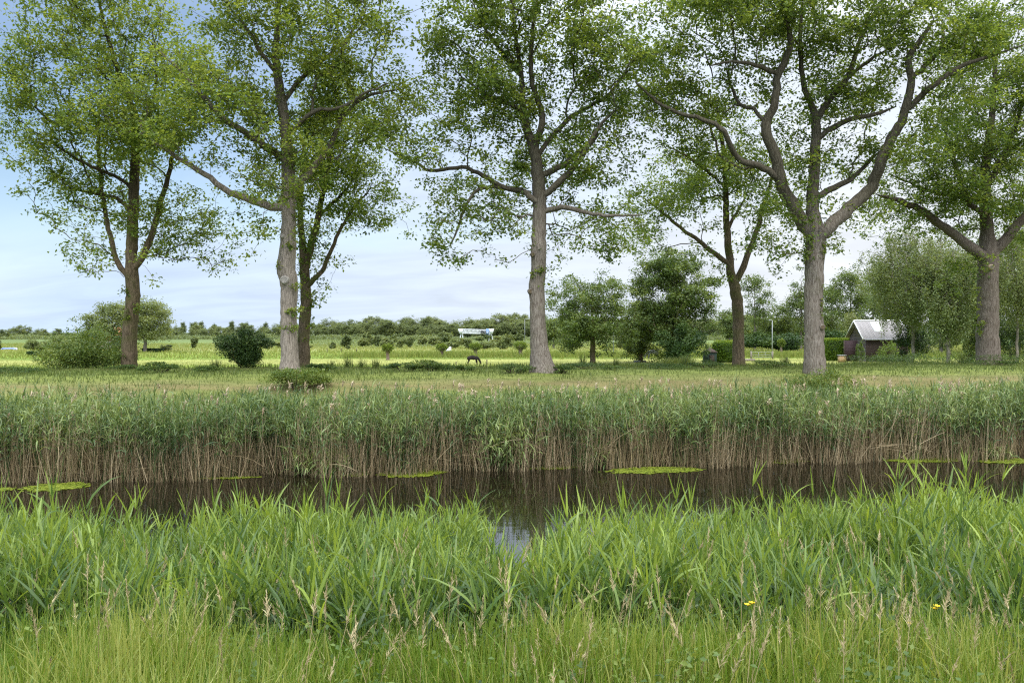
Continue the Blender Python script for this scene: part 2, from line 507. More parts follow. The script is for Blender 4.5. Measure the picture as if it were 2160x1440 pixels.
big_tree('oak_tree', 'dark mossy oak half hidden right behind the pale knobbly trunk', 36.0,
    [(641, 785, 34), (641, 760, 28), (641, 700, 26), (646, 640, 26), (644, 600, 23), (642, 560, 22), (638, 520, 16), (634, 464, 13), (634, 400, 11), (640, 330, 9), (650, 250, 6)],
    [((17, 6, 0.6), [(644, 565), (653, 533), (666, 481), (676, 432), (686, 376), (700, 310), (720, 250)]),
     ((12, 5, -0.9), [(646, 605), (662, 590), (680, 572), (696, 533), (715, 490), (745, 440), (780, 400)]),
     ((8, 4, 1.0), [(672, 455), (700, 430), (730, 400), (770, 350)])],
    [(700, 400, 100, 85), (780, 440, 65, 65, .8), (740, 340, 95, 55), (690, 510, 55, 45, .8), (665, 620, 20, 45, .8), (800, 370, 50, 55, .8), (615, 450, 35, 50), (720, 270, 80, 60), (645, 380, 50, 60), (830, 480, 25, 25, .6), (700, 200, 60, 60)],
    M_OAKD, M_BARKG, BACK, tb=0.5, okv=660, sprouts=[(655, 640, 8, 40, 26, 24), (632, 600, 5, 40, 14, 24)])

big_tree('oak_tree', 'straight single-trunked oak with a wide flared foot standing alone in the middle', 31.0,
    [(1146, 786, 68), (1143, 770, 56), (1139, 740, 43), (1134, 680, 35), (1133, 630, 35), (1132, 600, 36), (1136, 560, 33), (1136, 530, 35), (1137, 480, 32), (1139, 430, 31), (1136, 390, 30), (1130, 333, 25), (1121, 300, 23), (1110, 265, 18), (1103, 217, 14), (1100, 160, 11), (1088, 80, 8), (1080, 0, 6)],
    [((16, 8, -0.8), [(1125, 310), (1135, 290), (1145, 260), (1141, 230), (1130, 200), (1120, 150), (1122, 80), (1130, 10)]),
     ((15, 6, -1.3), [(1150, 425), (1180, 383), (1213, 350), (1240, 310), (1262, 270), (1300, 230)]),
     ((14, 7, 1.0), [(1140, 370), (1187, 350), (1225, 318), (1253, 298), (1262, 270)]),
     ((11, 6, 1.5), [(1135, 330), (1180, 270), (1217, 238), (1270, 210), (1313, 163), (1340, 110)]),
     ((13, 5, -1.4), [(1152, 450), (1175, 440), (1200, 437), (1240, 450), (1287, 455), (1353, 453)]),
     ((14, 5, 0.8), [(1128, 430), (1118, 415), (1097, 402), (1063, 395), (1020, 370), (973, 353), (910, 360), (870, 338), (815, 315)]),
     ((9, 4, -1.2), [(1105, 235), (1060, 215), (1010, 190), (960, 150)]),
     ((9, 4, 0.8), [(1100, 160), (1060, 110), (1020, 60), (1000, 10)]),
     ((8, 4, 0.0), [(1060, 395), (1010, 400), (985, 430), (965, 480), (950, 520)])],
    [(1000, 75, 110, 95), (1150, 80, 140, 105), (1270, 110, 100, 105), (945, 175, 60, 50, .8), (1050, 200, 120, 75), (1200, 220, 130, 75), (970, 280, 105, 50, .9), (900, 320, 75, 40, .7),
     (1100, 310, 120, 55), (1260, 330, 95, 65), (990, 410, 100, 60, .85), (940, 510, 45, 50, .75), (1250, 440, 90, 35, .8), (1240, 505, 50, 28, .7), (1300, 500, 60, 45, .8),
     (1075, 490, 35, 35, .6), (1080, -60, 220, 90), (1000, 550, 25, 25, .6), (1060, 440, 60, 40, .7), (1190, 480, 40, 25, .6), (1160, 572, 10, 8, 1.2)],
    M_OAKD, M_BARK, ROW, tb=0.5, okv=470,
    scars=[(1119, 615, 11, ('bark', 1133), 34), (1124, 538, 10, ('bark', 1136), 34)],
    sprouts=[(1140, 568, 5, 3, 6, 34), (1122, 575, 3, 3, 3, 30)])

big_tree('oak_tree', 'slim oak forking low into a V, standing right of the dense dark tree', 37.5,
    [(1559, 775, 34), (1558, 755, 28), (1557, 700, 25), (1556, 650, 26), (1550, 610, 25), (1543, 580, 20), (1538, 540, 17), (1533, 480, 15), (1531, 420, 13), (1528, 350, 11), (1522, 290, 9), (1510, 220, 6)],
    [((15, 6, 0.5), [(1550, 603), (1567, 565), (1580, 530), (1595, 490), (1608, 440), (1625, 390), (1640, 330)]),
     ((11, 5, -0.8), [(1536, 556), (1500, 530), (1475, 508), (1445, 488), (1400, 450), (1360, 420)]),
     ((8, 4, 0.7), [(1534, 490), (1545, 465), (1560, 440), (1580, 400)]),
     ((8, 4, 0.7), [(1530, 400), (1490, 360), (1450, 330), (1410, 310)])],
    [(1490, 390, 90, 80, .9), (1410, 440, 95, 65, .9), (1570, 430, 70, 70, .85), (1440, 350, 90, 60), (1375, 490, 55, 45, .8), (1640, 460, 35, 45, .7), (1520, 300, 100, 60), (1420, 540, 50, 25, .5), (1600, 350, 60, 60), (1550, 520, 35, 30, .5), (1510, 570, 14, 14, .6)],
    M_OAKD, M_BARKG, BACK, tb=0.5, okv=610)

big_tree('oak_tree', 'wide spreading oak with three thick snaking limbs from one fork', 31.5,
    [(1720, 796, 60), (1719, 775, 50), (1717, 720, 43), (1716, 640, 41), (1718, 560, 42), (1720, 520, 44), (1718, 490, 42), (1714, 440, 28), (1716, 390, 25), (1719, 330, 23), (1722, 275, 21), (1720, 248, 19), (1712, 222, 14), (1698, 190, 12), (1691, 150, 11), (1688, 90, 9), (1692, 10, 7)],
    [((30, 11, -1.3), [(1706, 505), (1690, 465), (1662, 415), (1643, 370), (1636, 330), (1618, 280), (1620, 248), (1634, 228), (1638, 170), (1655, 130), (1668, 80), (1652, 30)]),
     ((30, 10, -1.0), [(1735, 505), (1752, 475), (1800, 432), (1838, 393), (1858, 345), (1880, 292), (1903, 255), (1915, 210), (1921, 165), (1918, 120), (1945, 80), (1970, 40)]),
     ((15, 6, -1.6), [(1640, 372), (1600, 350), (1562, 338), (1540, 308), (1528, 278), (1495, 256), (1440, 240), (1385, 215), (1340, 170)]),
     ((15, 6, 1.0), [(1720, 255), (1735, 232), (1755, 205), (1785, 165), (1800, 135), (1812, 90), (1832, 50), (1858, 10)]),
     ((14, 6, 1.2), [(1728, 420), (1760, 396), (1795, 378), (1830, 345), (1870, 310)]),
     ((13, 6, -1.4), [(1728, 292), (1760, 268), (1800, 250), (1850, 240), (1890, 225)]),
     ((14, 5, -1.4), [(1905, 250), (1935, 210), (1975, 175), (2030, 140), (2090, 118), (2160, 95)]),
     ((11, 5, 1.4), [(1918, 175), (1950, 140), (1978, 115), (1990, 80), (1985, 40)]),
     ((10, 5, -1.2), [(1635, 168), (1605, 140), (1560, 130), (1500, 138)]),
     ((9, 5, 1.5), [(1622, 280), (1590, 230), (1560, 220), (1545, 190), (1530, 140)]),
     ((8, 4, -1.0), [(1790, 160), (1830, 130), (1880, 100)])],
    [(1480, 70, 130, 105), (1640, 50, 140, 95), (1790, 50, 140, 85), (1420, 190, 85, 65), (1550, 200, 100, 70, .8), (1700, 130, 105, 70, .8), (1830, 170, 110, 80, .9), (1950, 100, 115, 95, .9),
     (1490, 290, 95, 45, .8), (1650, 320, 90, 55, .7), (1790, 310, 80, 50, .6), (1770, 230, 90, 50, .7), (1900, 290, 80, 65, .8), (1650, 495, 60, 42, .6), (1775, 445, 50, 55, .5),
     (1660, 545, 24, 28, .6), (1740, -60, 340, 90), (1380, 120, 80, 90), (2060, 90, 80, 70), (1600, 420, 60, 50, .6), (1860, 420, 50, 40, .5), (1690, 450, 40, 40, .6), (1750, 520, 30, 14, .5), (1350, 230, 60, 50, .7), (1990, 200, 70, 50, .8)],
    M_OAKD, M_BARK, ROW, tb=0.48, okv=510,
    scars=[(1727, 690, 12, ('bark', 1717), 42)],
    sprouts=[(1696, 530, 6, 10, 12, 36), (1740, 520, 6, 12, 10, 36), (1734, 640, 3, 20, 8, 30), (1706, 505, 12, 6, 10, 36)])

big_tree('oak_tree', 'stout oak with round pale saw cuts on its trunk, rightmost of the big trees', 38.0,
    [(2087, 772, 66), (2084, 755, 52), (2083, 700, 46), (2084, 640, 44), (2083, 580, 44), (2085, 530, 44), (2082, 490, 28), (2079, 440, 25), (2078, 400, 24), (2080, 350, 20), (2086, 290, 16), (2095, 220, 12), (2100, 130, 9), (2110, 30, 6)],
    [((24, 9, -1.2), [(2070, 545), (2050, 525), (2020, 500), (1985, 475), (1945, 445), (1900, 425), (1850, 410)]),
     ((24, 10, -0.8), [(2098, 540), (2118, 510), (2140, 480), (2175, 440), (2215, 380), (2240, 300)]),
     ((13, 6, 1.0), [(2080, 400), (2105, 350), (2130, 300), (2150, 240), (2165, 170)]),
     ((12, 6, -1.0), [(2078, 460), (2040, 420), (2012, 340), (2000, 300), (1985, 240)]),
     ((12, 5, 1.0), [(2078, 425), (2040, 415), (1990, 410), (1940, 395), (1880, 370)])],
    [(2050, 370, 120, 75), (1950, 390, 100, 55), (2100, 250, 110, 105), (2000, 260, 95, 65), (1900, 435, 80, 42, .9), (2000, 570, 38, 52, .9), (2130, 400, 80, 85), (2100, 110, 120, 95),
     (2210, 300, 90, 110), (1960, 455, 85, 32, .9), (2150, 500, 45, 40, .8), (2050, 440, 90, 40), (1930, 330, 90, 50, .9), (2140, 330, 70, 60), (1990, 360, 80, 50), (2160, 200, 60, 70), (2200, 160, 80, 90), (1880, 480, 50, 25, .6), (2030, 480, 40, 30, .7), (2100, 0, 140, 80), (2230, 450, 70, 70), (1850, 380, 50, 40, .7)],
    M_OAKD, M_BARKR, ROW, tb=0.44, okv=520,
    scars=[(2078, 565, 11, ('cut', 2083), 44), (2078, 453, 10, ('cut', 2079), 25)],
    sprouts=[(2062, 640, 3, 30, 12, 30), (2072, 684, 4, 3, 5, 42), (2064, 700, 3, 4, 5, 34)])


# ------------------------------------------------------------------ ground, water
SK, S0 = 0.143, 19.9
def tcoord(x, y): return y - SK * np.clip(x, -60, 60) - S0
NB = np.array([(-400, 1.75), (2.5, 1.72), (4, 1.55), (6, 1.08), (8, 0.52), (10, 0.02), (11.5, -0.6), (14, -1.2)])
FB = np.array([(-8, -1.2), (-3, -0.9), (0, -0.05), (3, 0.3), (6, 0.85), (8.3, 1.6), (10.5, 1.85), (16.5, 1.85), (19.5, 0.5), (23, -0.5), (5000, -0.5)])
def ground_z(x, y):
    x = np.asarray(x, float); y = np.asarray(y, float)
    t = tcoord(x, y)
    return np.where(t < -6.5, np.interp(y, NB[:, 0], NB[:, 1]), np.interp(t, FB[:, 0], FB[:, 1]))


def ground_mat():
    m, nt, N, L, b, out = new_mat('ground')
    geo = N.new('ShaderNodeNewGeometry')
    sep = N.new('ShaderNodeSeparateXYZ'); L.new(geo.outputs['Position'], sep.inputs[0])
    def noi(scale, detail=4, vec=None, sx=None):
        n = N.new('ShaderNodeTexNoise'); n.inputs['Scale'].default_value = scale; n.inputs['Detail'].default_value = detail
        if sx:
            mp = N.new('ShaderNodeMapping'); mp.inputs['Scale'].default_value = sx
            L.new(geo.outputs['Position'], mp.inputs[0]); L.new(mp.outputs[0], n.inputs['Vector'])
        else:
            L.new(geo.outputs['Position'], n.inputs['Vector'])
        return n
    def math_(op, a, b_=None, c=None):
        q = N.new('ShaderNodeMath'); q.operation = op
        for k, z in enumerate((a, b_, c)):
            if z is None: continue
            if isinstance(z, (int, float)): q.inputs[k].default_value = z
            else: L.new(z, q.inputs[k])
        return q.outputs[0]
    def mix(f, c1, c2):
        q = N.new('ShaderNodeMixRGB')
        if isinstance(f, (int, float)): q.inputs[0].default_value = f
        else: L.new(f, q.inputs[0])
        for k, c in ((1, c1), (2, c2)):
            if isinstance(c, tuple): q.inputs[k].default_value = (*c, 1)
            else: L.new(c, q.inputs[k])
        return q.outputs[0]
    # meadow crops: strips by distance, edges warped
    warp = noi(0.02, 3)
    yw = math_('ADD', sep.outputs['Y'], math_('MULTIPLY', math_('SUBTRACT', warp.outputs[0], 0.5), 22.0))
    yw = math_('ADD', yw, math_('MULTIPLY', sep.outputs['X'], -0.05))
    f = math_('DIVIDE', math_('SUBTRACT', yw, 80.0), 320.0)
    r = ramp(nt, [(0.0, (0.16, 0.225, 0.035)), (0.045, (0.18, 0.24, 0.04)), (0.06, (0.28, 0.285, 0.085)), (0.105, (0.27, 0.285, 0.08)), (0.12, (0.13, 0.19, 0.033)),
                  (0.16, (0.18, 0.255, 0.04)), (0.22, (0.21, 0.265, 0.055)), (0.31, (0.26, 0.275, 0.10)), (0.37, (0.17, 0.21, 0.06)), (0.6, (0.135, 0.18, 0.055)), (1.0, (0.13, 0.17, 0.06))])
    L.new(f, r.inputs[0])
    st = noi(1.0, 6, sx=(0.05, 0.5, 1))
    fine = noi(1.0, 5, sx=(0.8, 2.5, 1))
    rs = ramp(nt, [(0.35, (0.72, 0.76, 0.7)), (0.65, (1.2, 1.16, 1.25))]); L.new(st.outputs[0], rs.inputs[0])
    mm = N.new('ShaderNodeMixRGB'); mm.blend_type = 'MULTIPLY'; mm.inputs[0].default_value = 1
    L.new(r.outputs[0], mm.inputs[1]); L.new(rs.outputs[0], mm.inputs[2])
    # far bank: mown strips
    t = math_('SUBTRACT', math_('SUBTRACT', sep.outputs['Y'], math_('MULTIPLY', sep.outputs['X'], SK)), S0)
    nb = noi(1.0, 5, sx=(0.35, 1.6, 1))
    tw = math_('ADD', t, math_('MULTIPLY', math_('SUBTRACT', nb.outputs[0], 0.5), 2.6))
    rb = ramp(nt, [(0.0, (0.035, 0.03, 0.018)), (0.15, (0.05, 0.045, 0.02)), (0.30, (0.10, 0.12, 0.035)), (0.36, (0.14, 0.17, 0.045)), (0.405, (0.165, 0.14, 0.06)), (0.44, (0.17, 0.17, 0.06)), (0.50, (0.17, 0.20, 0.05)), (0.70, (0.15, 0.19, 0.045)), (0.82, (0.12, 0.12, 0.04)), (1.0, (0.15, 0.2, 0.05))])
    L.new(math_('DIVIDE', tw, 20.0), rb.inputs[0])
    isfar = math_('GREATER_THAN', t, 21.0)
    c = mix(isfar, rb.outputs[0], mm.outputs[0])
    isnear = math_('LESS_THAN', sep.outputs['Y'], 12.5)
    nn = noi(3.0, 6)
    rn = ramp(nt, [(0.3, (0.035, 0.05, 0.015)), (0.7, (0.09, 0.11, 0.03))]); L.new(nn.outputs[0], rn.inputs[0])
    c = mix(isnear, c, rn.outputs[0])
    fr = ramp(nt, [(0.3, (0.75, 0.78, 0.75)), (0.7, (1.2, 1.18, 1.2))]); L.new(fine.outputs[0], fr.inputs[0])
    m2 = N.new('ShaderNodeMixRGB'); m2.blend_type = 'MULTIPLY'; m2.inputs[0].default_value = 1
    L.new(c, m2.inputs[1]); L.new(fr.outputs[0], m2.inputs[2])
    L.new(m2.outputs[0], b.inputs['Base Color'])
    b.inputs['Roughness'].default_value = 0.95; b.inputs['Specular IOR Level'].default_value = 0.1
    bu = N.new('ShaderNodeBump'); bu.inputs['Strength'].default_value = 0.6; bu.inputs['Distance'].default_value = 0.12
    L.new(fine.outputs[0], bu.inputs['Height']); L.new(bu.outputs[0], b.inputs['Normal'])
    return m


xs = np.concatenate([[-4000, -1500, -600, -250, -120, -70], np.arange(-50, 50.1, 1.0), [70, 120, 250, 600, 1500, 4000]])
ys = np.concatenate([[-400, -100, -30, -10], np.arange(-2, 48, 0.5), np.arange(48, 140, 4), [150, 180, 230, 300, 400, 550, 800, 1300, 2200, 4000]])
X, Y = np.meshgrid(xs, ys)
Z = ground_z(X, Y)
bump = np.array([mnoise.noise(Vector((a * 0.6, b_ * 0.6, 0))) * 0.06 + mnoise.noise(Vector((a * 0.15, b_ * 0.15, 3))) * 0.08 for a, b_ in zip(X.ravel(), Y.ravel())]).reshape(X.shape)
Z = Z + np.where((np.abs(X) < 55) & (Y < 60), bump, 0)
nx, ny = len(xs), len(ys)
i = (np.arange(ny - 1)[:, None] * nx + np.arange(nx - 1)[None]).ravel()
me = np_mesh('ground', np.stack([X.ravel(), Y.ravel(), Z.ravel()], 1), [np.stack([i, i + 1, i + nx + 1, i + nx], 1)], ground_mat(), smooth=True)
tag(link_mesh('ground', me), kind='structure')


def water_mat():
    m, nt, N, L, b, out = new_mat('canal_water')
    tc = N.new('ShaderNodeNewGeometry')
    mp = N.new('ShaderNodeMapping'); mp.inputs['Scale'].default_value = (0.7, 2.2, 1)
    L.new(tc.outputs['Position'], mp.inputs[0])
    n = N.new('ShaderNodeTexNoise'); n.inputs['Scale'].default_value = 1.6; n.inputs['Detail'].default_value = 3
    L.new(mp.outputs[0], n.inputs['Vector'])
    bu = N.new('ShaderNodeBump'); bu.inputs['Strength'].default_value = 0.06; bu.inputs['Distance'].default_value = 0.05
    L.new(n.outputs[0], bu.inputs['Height'])
    b.inputs['Base Color'].default_value = (0.008, 0.006, 0.003, 1)
    b.inputs['Roughness'].default_value = 0.015
    b.inputs['IOR'].default_value = 1.75
    b.inputs['Specular IOR Level'].default_value = 0.6
    L.new(bu.outputs[0], b.inputs['Normal'])
    return m


g = Geo()
g.add([[-70, 6, 0], [70, 6, 0], [70, 36, 0], [-70, 14, 0]], [np.array([[0, 1, 2, 3]])])
tag(g.build('water', water_mat()), kind='structure')

# duckweed mats
weed_spots = [(0, 48, 1027, 0.25, 'tiny duckweed scrap on the water at the left end of the reeds'),
    (66, 205, 1021, 0.6, 'ragged duckweed mat in front of the leaning dry reeds on the left'),
    (715, 785, 996, 0.35, 'small duckweed mat beside the green reed clump, left of the pointed one'),
    (800, 948, 993, 0.62, 'pointed duckweed mat lying off the reeds left of the middle'),
    (420, 560, 1003, 0.16, 'thin duckweed line under the dry stems left of the grey oak'),
    (1110, 1226, 982, 0.3, 'thin duckweed streak just right of the drooping reed clump'),
    (1258, 1492, 987, 0.55, 'long bright duckweed mat floating below the middle of the reeds'),
    (1570, 1706, 968, 0.5, 'duckweed mat below the spreading oak, between the two longest mats'),
    (1835, 2040, 964, 0.75, 'broad duckweed mat with fallen dry stems across it'),
    (2030, 2200, 968, 0.45, 'narrow duckweed strip reaching the right end of the canal')]
for (u0, u1, v, ry, lab) in weed_spots:
    y = CZ * F / (v - VH)
    xa, xb = XU(u0, y), XU(u1, y)
    y -= 0.3
    cx, rx = (xa + xb) / 2, (xb - xa) / 2
    n = int(800 * rx * ry * 4)
    q = rng.uniform(-1, 1, (n, 2))
    edge = 1 + 0.5 * np.array([mnoise.noise(Vector((a * 3 + u0, b_ * 3, 1))) for a, b_ in q])
    k = (q[:, 0] ** 2 + np.abs(q[:, 1]) ** 1.5) < edge * 0.8 * rng.uniform(0.45, 1.25, n) ** 0.6
    q = q[k]; n = len(q)
    c = np.stack([cx + q[:, 0] * rx, y + q[:, 1] * ry + SK * q[:, 0] * rx, rng.uniform(0.003, 0.014, n)], 1)
    ang = rng.uniform(0, 6.28, n); sz = rng.uniform(0.02, 0.05, n)
    V = np.stack([c + np.stack([np.cos(ang + a) * sz, np.sin(ang + a) * sz, rng.uniform(-0.002, 0.002, n)], 1) for a in (0, 1.2, 2.5, 3.8, 5.0)], 1).reshape(-1, 3)
    ii = np.arange(n)[:, None] * 5 + np.arange(5)
    g = Geo(); g.add(V - np.array([cx, y, 0]), [ii], np.repeat(np.clip(rng.normal(0.5, 0.22, n), 0, 1), 5))
    o = g.build('duckweed_mat', M_WEED, loc=(cx, y, 0))
    tag(o, lab, 'duckweed', 'duckweed mats along the far reeds')


# ------------------------------------------------------------------ reeds
def reed_stems(gl, gs, x, y, z, h, nl, leafL, leafW, tl, bend=(0.7, 1.9), lean=0.12, top=True, elev=(0.35, 0.85), lo=0.25):
    N = len(x)
    B = np.stack([x, y, z], 1)
    ln = rng.normal(size=(N, 2)) * lean
    d = norm(np.stack([ln[:, 0], ln[:, 1], np.ones(N)], 1))
    ribbons(gs, B, d, h, 0.010, 0.12, 3, np.clip(tl - 0.2, 0, 1), np.array([1, .9, .7, .4]))
    az0 = rng.uniform(0, 6.28, N)
    for k in range(nl):
        f = lo + (1 - lo) * (k + rng.uniform(0, 1, N)) / nl
        f = np.minimum(f, 0.99)
        p = B + d * (h * f)[:, None]
        az = az0 + (k % 2) * math.pi + rng.normal(size=N) * 0.7
        e = rng.uniform(elev[0], elev[1], N) + 0.35 * f
        dd = np.stack([np.cos(az) * np.cos(e), np.sin(az) * np.cos(e), np.sin(e)], 1)
        L_ = leafL * rng.uniform(0.65, 1.2, N) * (1.1 - 0.35 * np.abs(f - 0.65))
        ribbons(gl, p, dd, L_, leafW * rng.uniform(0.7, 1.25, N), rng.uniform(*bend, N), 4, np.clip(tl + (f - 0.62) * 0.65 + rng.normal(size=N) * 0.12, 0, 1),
                np.array([0.45, 1.0, 0.9, 0.55, 0.0]))
    if top:
        for a in (0.0, 2.1):
            az = az0 + a
            e = rng.uniform(1.05, 1.45, N)
            dd = np.stack([np.cos(az) * np.cos(e), np.sin(az) * np.cos(e), np.sin(e)], 1)
            ribbons(gl, B + d * (h * 0.97)[:, None], dd, leafL * rng.uniform(0.6, 1.05, N), leafW * rng.uniform(0.6, 1.0, N), rng.uniform(0.1, 0.7, N), 4,
                    np.clip(tl + 0.28 + rng.normal(size=N) * 0.1, 0, 1), np.array([0.6, 1.0, 0.8, 0.45, 0.0]))


def vnoise(x, y, s, seed):
    return np.array([mnoise.noise(Vector((a * s, b_ * s, seed))) for a, b_ in zip(x, y)])


# far reed bed
n = 9500
tt = rng.uniform(-0.25, 1.0, n) ; tt = np.where(rng.uniform(size=n) < 0.42, rng.uniform(-0.3, 1.3, n), 0.6 + 5.4 * rng.uniform(size=n) ** 1.25)
x = rng.uniform(-18.5, 19.5, n)
edge = np.maximum(vnoise(x, np.zeros(n), 0.45, 5.0) * 0.8 + vnoise(x, np.zeros(n), 1.5, 2.0) * 0.5, -0.25)
y = S0 + SK * x + tt + edge * (tt < 1.5)
z = np.maximum(ground_z(x, y), -0.25)
h = (1.62 - 0.165 * np.clip(tt, 0, 7)) * rng.uniform(0.6, 1.14, n) * (1 + 0.36 * vnoise(x, y, 0.45, 9.0) + 0.30 * vnoise(x, y, 1.6, 19.0)) - np.minimum(z, 0)
gl, gs = Geo(), Geo()
tl = np.clip(0.44 + 0.2 * vnoise(x, y, 0.4, 2.0) + 0.15 * vnoise(x, y, 1.9, 12.0) + rng.normal(size=n) * 0.14, 0, 1)
lo_ = np.clip(0.52 + 0.7 * vnoise(x, y, 0.9, 33.0) + rng.normal(size=n) * 0.10 - 0.14 * (tt > 1.4), 0.12, 0.76)
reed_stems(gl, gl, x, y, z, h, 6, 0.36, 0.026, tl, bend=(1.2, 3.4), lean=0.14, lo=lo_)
tag(gl.build('reed_bed', M_REEDF), 'dense band of green reeds on dry brown stems along the far shore', 'reeds', kind='stuff')

# dry stems, standing and broken
g = Geo()
n = 14000
tt = np.abs(rng.normal(0, 0.9, n)) - 0.35
x = rng.uniform(-18.5, 19.5, n); edge = np.maximum(vnoise(x, np.zeros(n), 0.45, 5.0) * 0.8 + vnoise(x, np.zeros(n), 1.5, 2.0) * 0.5, -0.25)
y = S0 + SK * x + tt + edge
z = np.minimum(np.maximum(ground_z(x, y), -0.2), 0.2) - 0.05
clump = vnoise(x, y, 0.8, 12.0)
ln = rng.normal(size=(n, 2)) * (0.10 + 0.22 * (rng.uniform(size=n) < 0.25))[:, None] + np.stack([clump * 0.25, -np.abs(rng.normal(size=n)) * 0.05], 1)
d = np.stack([ln[:, 0], ln[:, 1], np.ones(n)], 1)
ribbons(g, np.stack([x, y, z], 1), d, rng.uniform(0.40, 1.45, n) * (1 + clump * 0.5), rng.uniform(0.006, 0.013, n), rng.normal(0.1, 0.15, n), 3, np.clip(rng.normal(0.54, 0.26, n) + clump * 0.25, 0, 1), np.array([1, 1, .8, .5]))
n = 2600                               # old stems that rise through the green leaves
x = rng.uniform(-18.5, 19.5, n); tt = rng.uniform(-0.2, 2.2, n); y = S0 + SK * x + tt
z = np.maximum(ground_z(x, y), 0)
d = np.stack([rng.normal(0.04, 0.14, n), rng.normal(0, 0.1, n), np.ones(n)], 1)
ribbons(g, np.stack([x, y, z], 1), d, rng.uniform(1.0, 1.75, n), 0.011, rng.normal(0.1, 0.15, n), 3, np.clip(rng.normal(0.6, 0.2, n), 0, 1), np.array([1, 1, .8, .5]))
n = 420
x = rng.uniform(-18, 19, n); y = S0 + SK * x + rng.uniform(-0.5, 0.5, n)
a = rng.uniform(0, math.pi, n)
d = np.stack([np.cos(a), -0.25 * np.abs(rng.normal(size=n)), np.abs(np.sin(a)) * 0.9 + 0.1], 1)
ribbons(g, np.stack([x, y, rng.uniform(0.02, 0.5, n)], 1), d, rng.uniform(0.6, 1.5, n), 0.011, rng.uniform(-0.1, 0.9, n), 4, np.clip(rng.normal(0.68, 0.18, n), 0, 1), np.array([1, 1, .9, .7, .4]))
tag(g.build('dry_reed_stems', M_DRY), 'tangle of dead brown reed stems at the waterline of the far bank', 'reeds', kind='stuff')

# plumes over the reeds
g = Geo()
n = 620
x = rng.uniform(-17.5, 18.5, n); tt = rng.uniform(0.0, 6.5, n); y = S0 + SK * x + tt
z = np.maximum(ground_z(x, y), 0); top = rng.uniform(1.35, 2.1, n) - 0.03 * tt
top = np.where(rng.uniform(size=n) < 0.35, top - 0.25, top)
ln = rng.normal(size=(n, 2)) * 0.09
d = norm(np.stack([ln[:, 0] + 0.05, ln[:, 1], np.ones(n)], 1))
B = np.stack([x, y, z], 1); hh = top - z
ribbons(g, B, d, hh, 0.008, 0.1, 4, 0.25, np.array([1, 1, .9, .8, .6]))
Tip = B + d * (hh * 0.985)[:, None]
for k in range(11):
    f = rng.uniform(0, 1, n)
    p = Tip - d * (0.17 * f)[:, None]
    az = rng.normal(0.3, 1.0, n)
    e = rng.uniform(0.5, 1.4, n)
    dd = np.stack([np.cos(az) * np.cos(e), np.sin(az) * np.cos(e), np.sin(e)], 1)
    ribbons(g, p, dd, rng.uniform(0.08, 0.17, n), rng.uniform(0.018, 0.042, n), rng.uniform(0.5, 2.0, n), 2, np.clip(rng.normal(0.6, 0.2, n), 0, 1), np.array([0.5, 1.0, 0.1]))
tag(g.build('reed_plumes', M_PLUME), 'pinkish tan reed plumes nodding over the far reed bed', 'reeds', kind='stuff')

# green clumps that lean out of the bed
clumps = [(165, 968, 18, 0.75, 'green reed clump among leaning dry stems near the left end'),
    (262, 985, 9, 0.5, 'low green reed tuft between two leaning dry stems left of the pale clump'),
    (446, 972, 22, 0.95, 'pale green reed clump arching over the water left of the grey oak'),
    (640, 992, 9, 0.65, 'thin bent reed shoot hanging over the water below the grey oak'),
    (690, 995, 14, 0.55, 'low arching reed clump beside the small duckweed mat'),
    (806, 975, 8, 0.8, 'single upright leafy reed tuft before dry stems, left of the middle'),
    (1066, 985, 34, 1.15, 'tall blue-green reed clump drooping down to the water in the middle'),
    (1250, 978, 8, 0.5, 'small reed tuft rising from the water beside the long duckweed mat'),
    (1530, 968, 12, 0.65, 'bent pale reed tuft at the waterline left of the spreading oak'),
    (2090, 962, 9, 0.35, 'low pale reed tuft in the duckweed near the right end')]
for (u, v, k, hh, lab) in clumps:
    y0 = CZ * F / (v - VH) - 0.45; x0 = XU(u, y0)
    k = int(k * 1.4)
    x = x0 + rng.normal(0, 0.13 + 0.004 * k, k); y = y0 + rng.normal(0, 0.08, k)
    gl = Geo()
    reed_stems(gl, gl, x - x0, y - y0, np.full(k, -0.05), hh * rng.uniform(0.6, 1.05, k), 8, 0.44, 0.032, np.clip(rng.normal(0.80, 0.1, k), 0, 1), bend=(1.6, 3.6), lean=0.22, lo=0.2)
    o = gl.build('reed_clump', M_REEDF, loc=(x0, y0, 0.0))
    tag(o, lab, 'reeds', 'reed clumps leaning out of the far bed')

# near reed bed
n = 12500
y = 4.5 + 5.9 * rng.uniform(size=n) ** 0.75
x = rng.uniform(-1, 1, n) * (0.66 * y + 2.7)
dn = vnoise(x, y, 0.55, 21.0) + 0.55 * vnoise(x, y, 1.7, 4.0)
u_at = x / y * F + 1080
gap = np.exp(-((u_at - 1078) / 58) ** 2) * 1.4 * (y > 7.4) + 0.45 * np.exp(-((u_at - 385) / 40) ** 2) * (y > 8.6) + 0.75 * np.exp(-((u_at - 1500) / 80) ** 2) * (y > 8.6) + 0.6 * np.exp(-((u_at - 1330) / 50) ** 2) * (y > 8.6)
keep = rng.uniform(size=n) < np.clip(0.8 + dn * 0.8 - gap, 0.0, 1)
yf = y + 0.8 * vnoise(x, y, 0.8, 44.0)
front = np.clip((yf - 4.4) / 1.1, 0.02, 1)
keep &= rng.uniform(size=n) < front
x, y, dn = x[keep], y[keep], dn[keep]; n = len(x)
z = np.maximum(ground_z(x, y), -0.15)
h = rng.uniform(0.46, 0.88, n) * (1 + 0.5 * dn) + np.where(rng.uniform(size=n) < 0.05, 0.34, 0) + 0.05 * np.clip(x / 6, -1, 1)
h *= np.clip(0.74 + 0.13 * (y - 6.0), 0.55, 1.05)
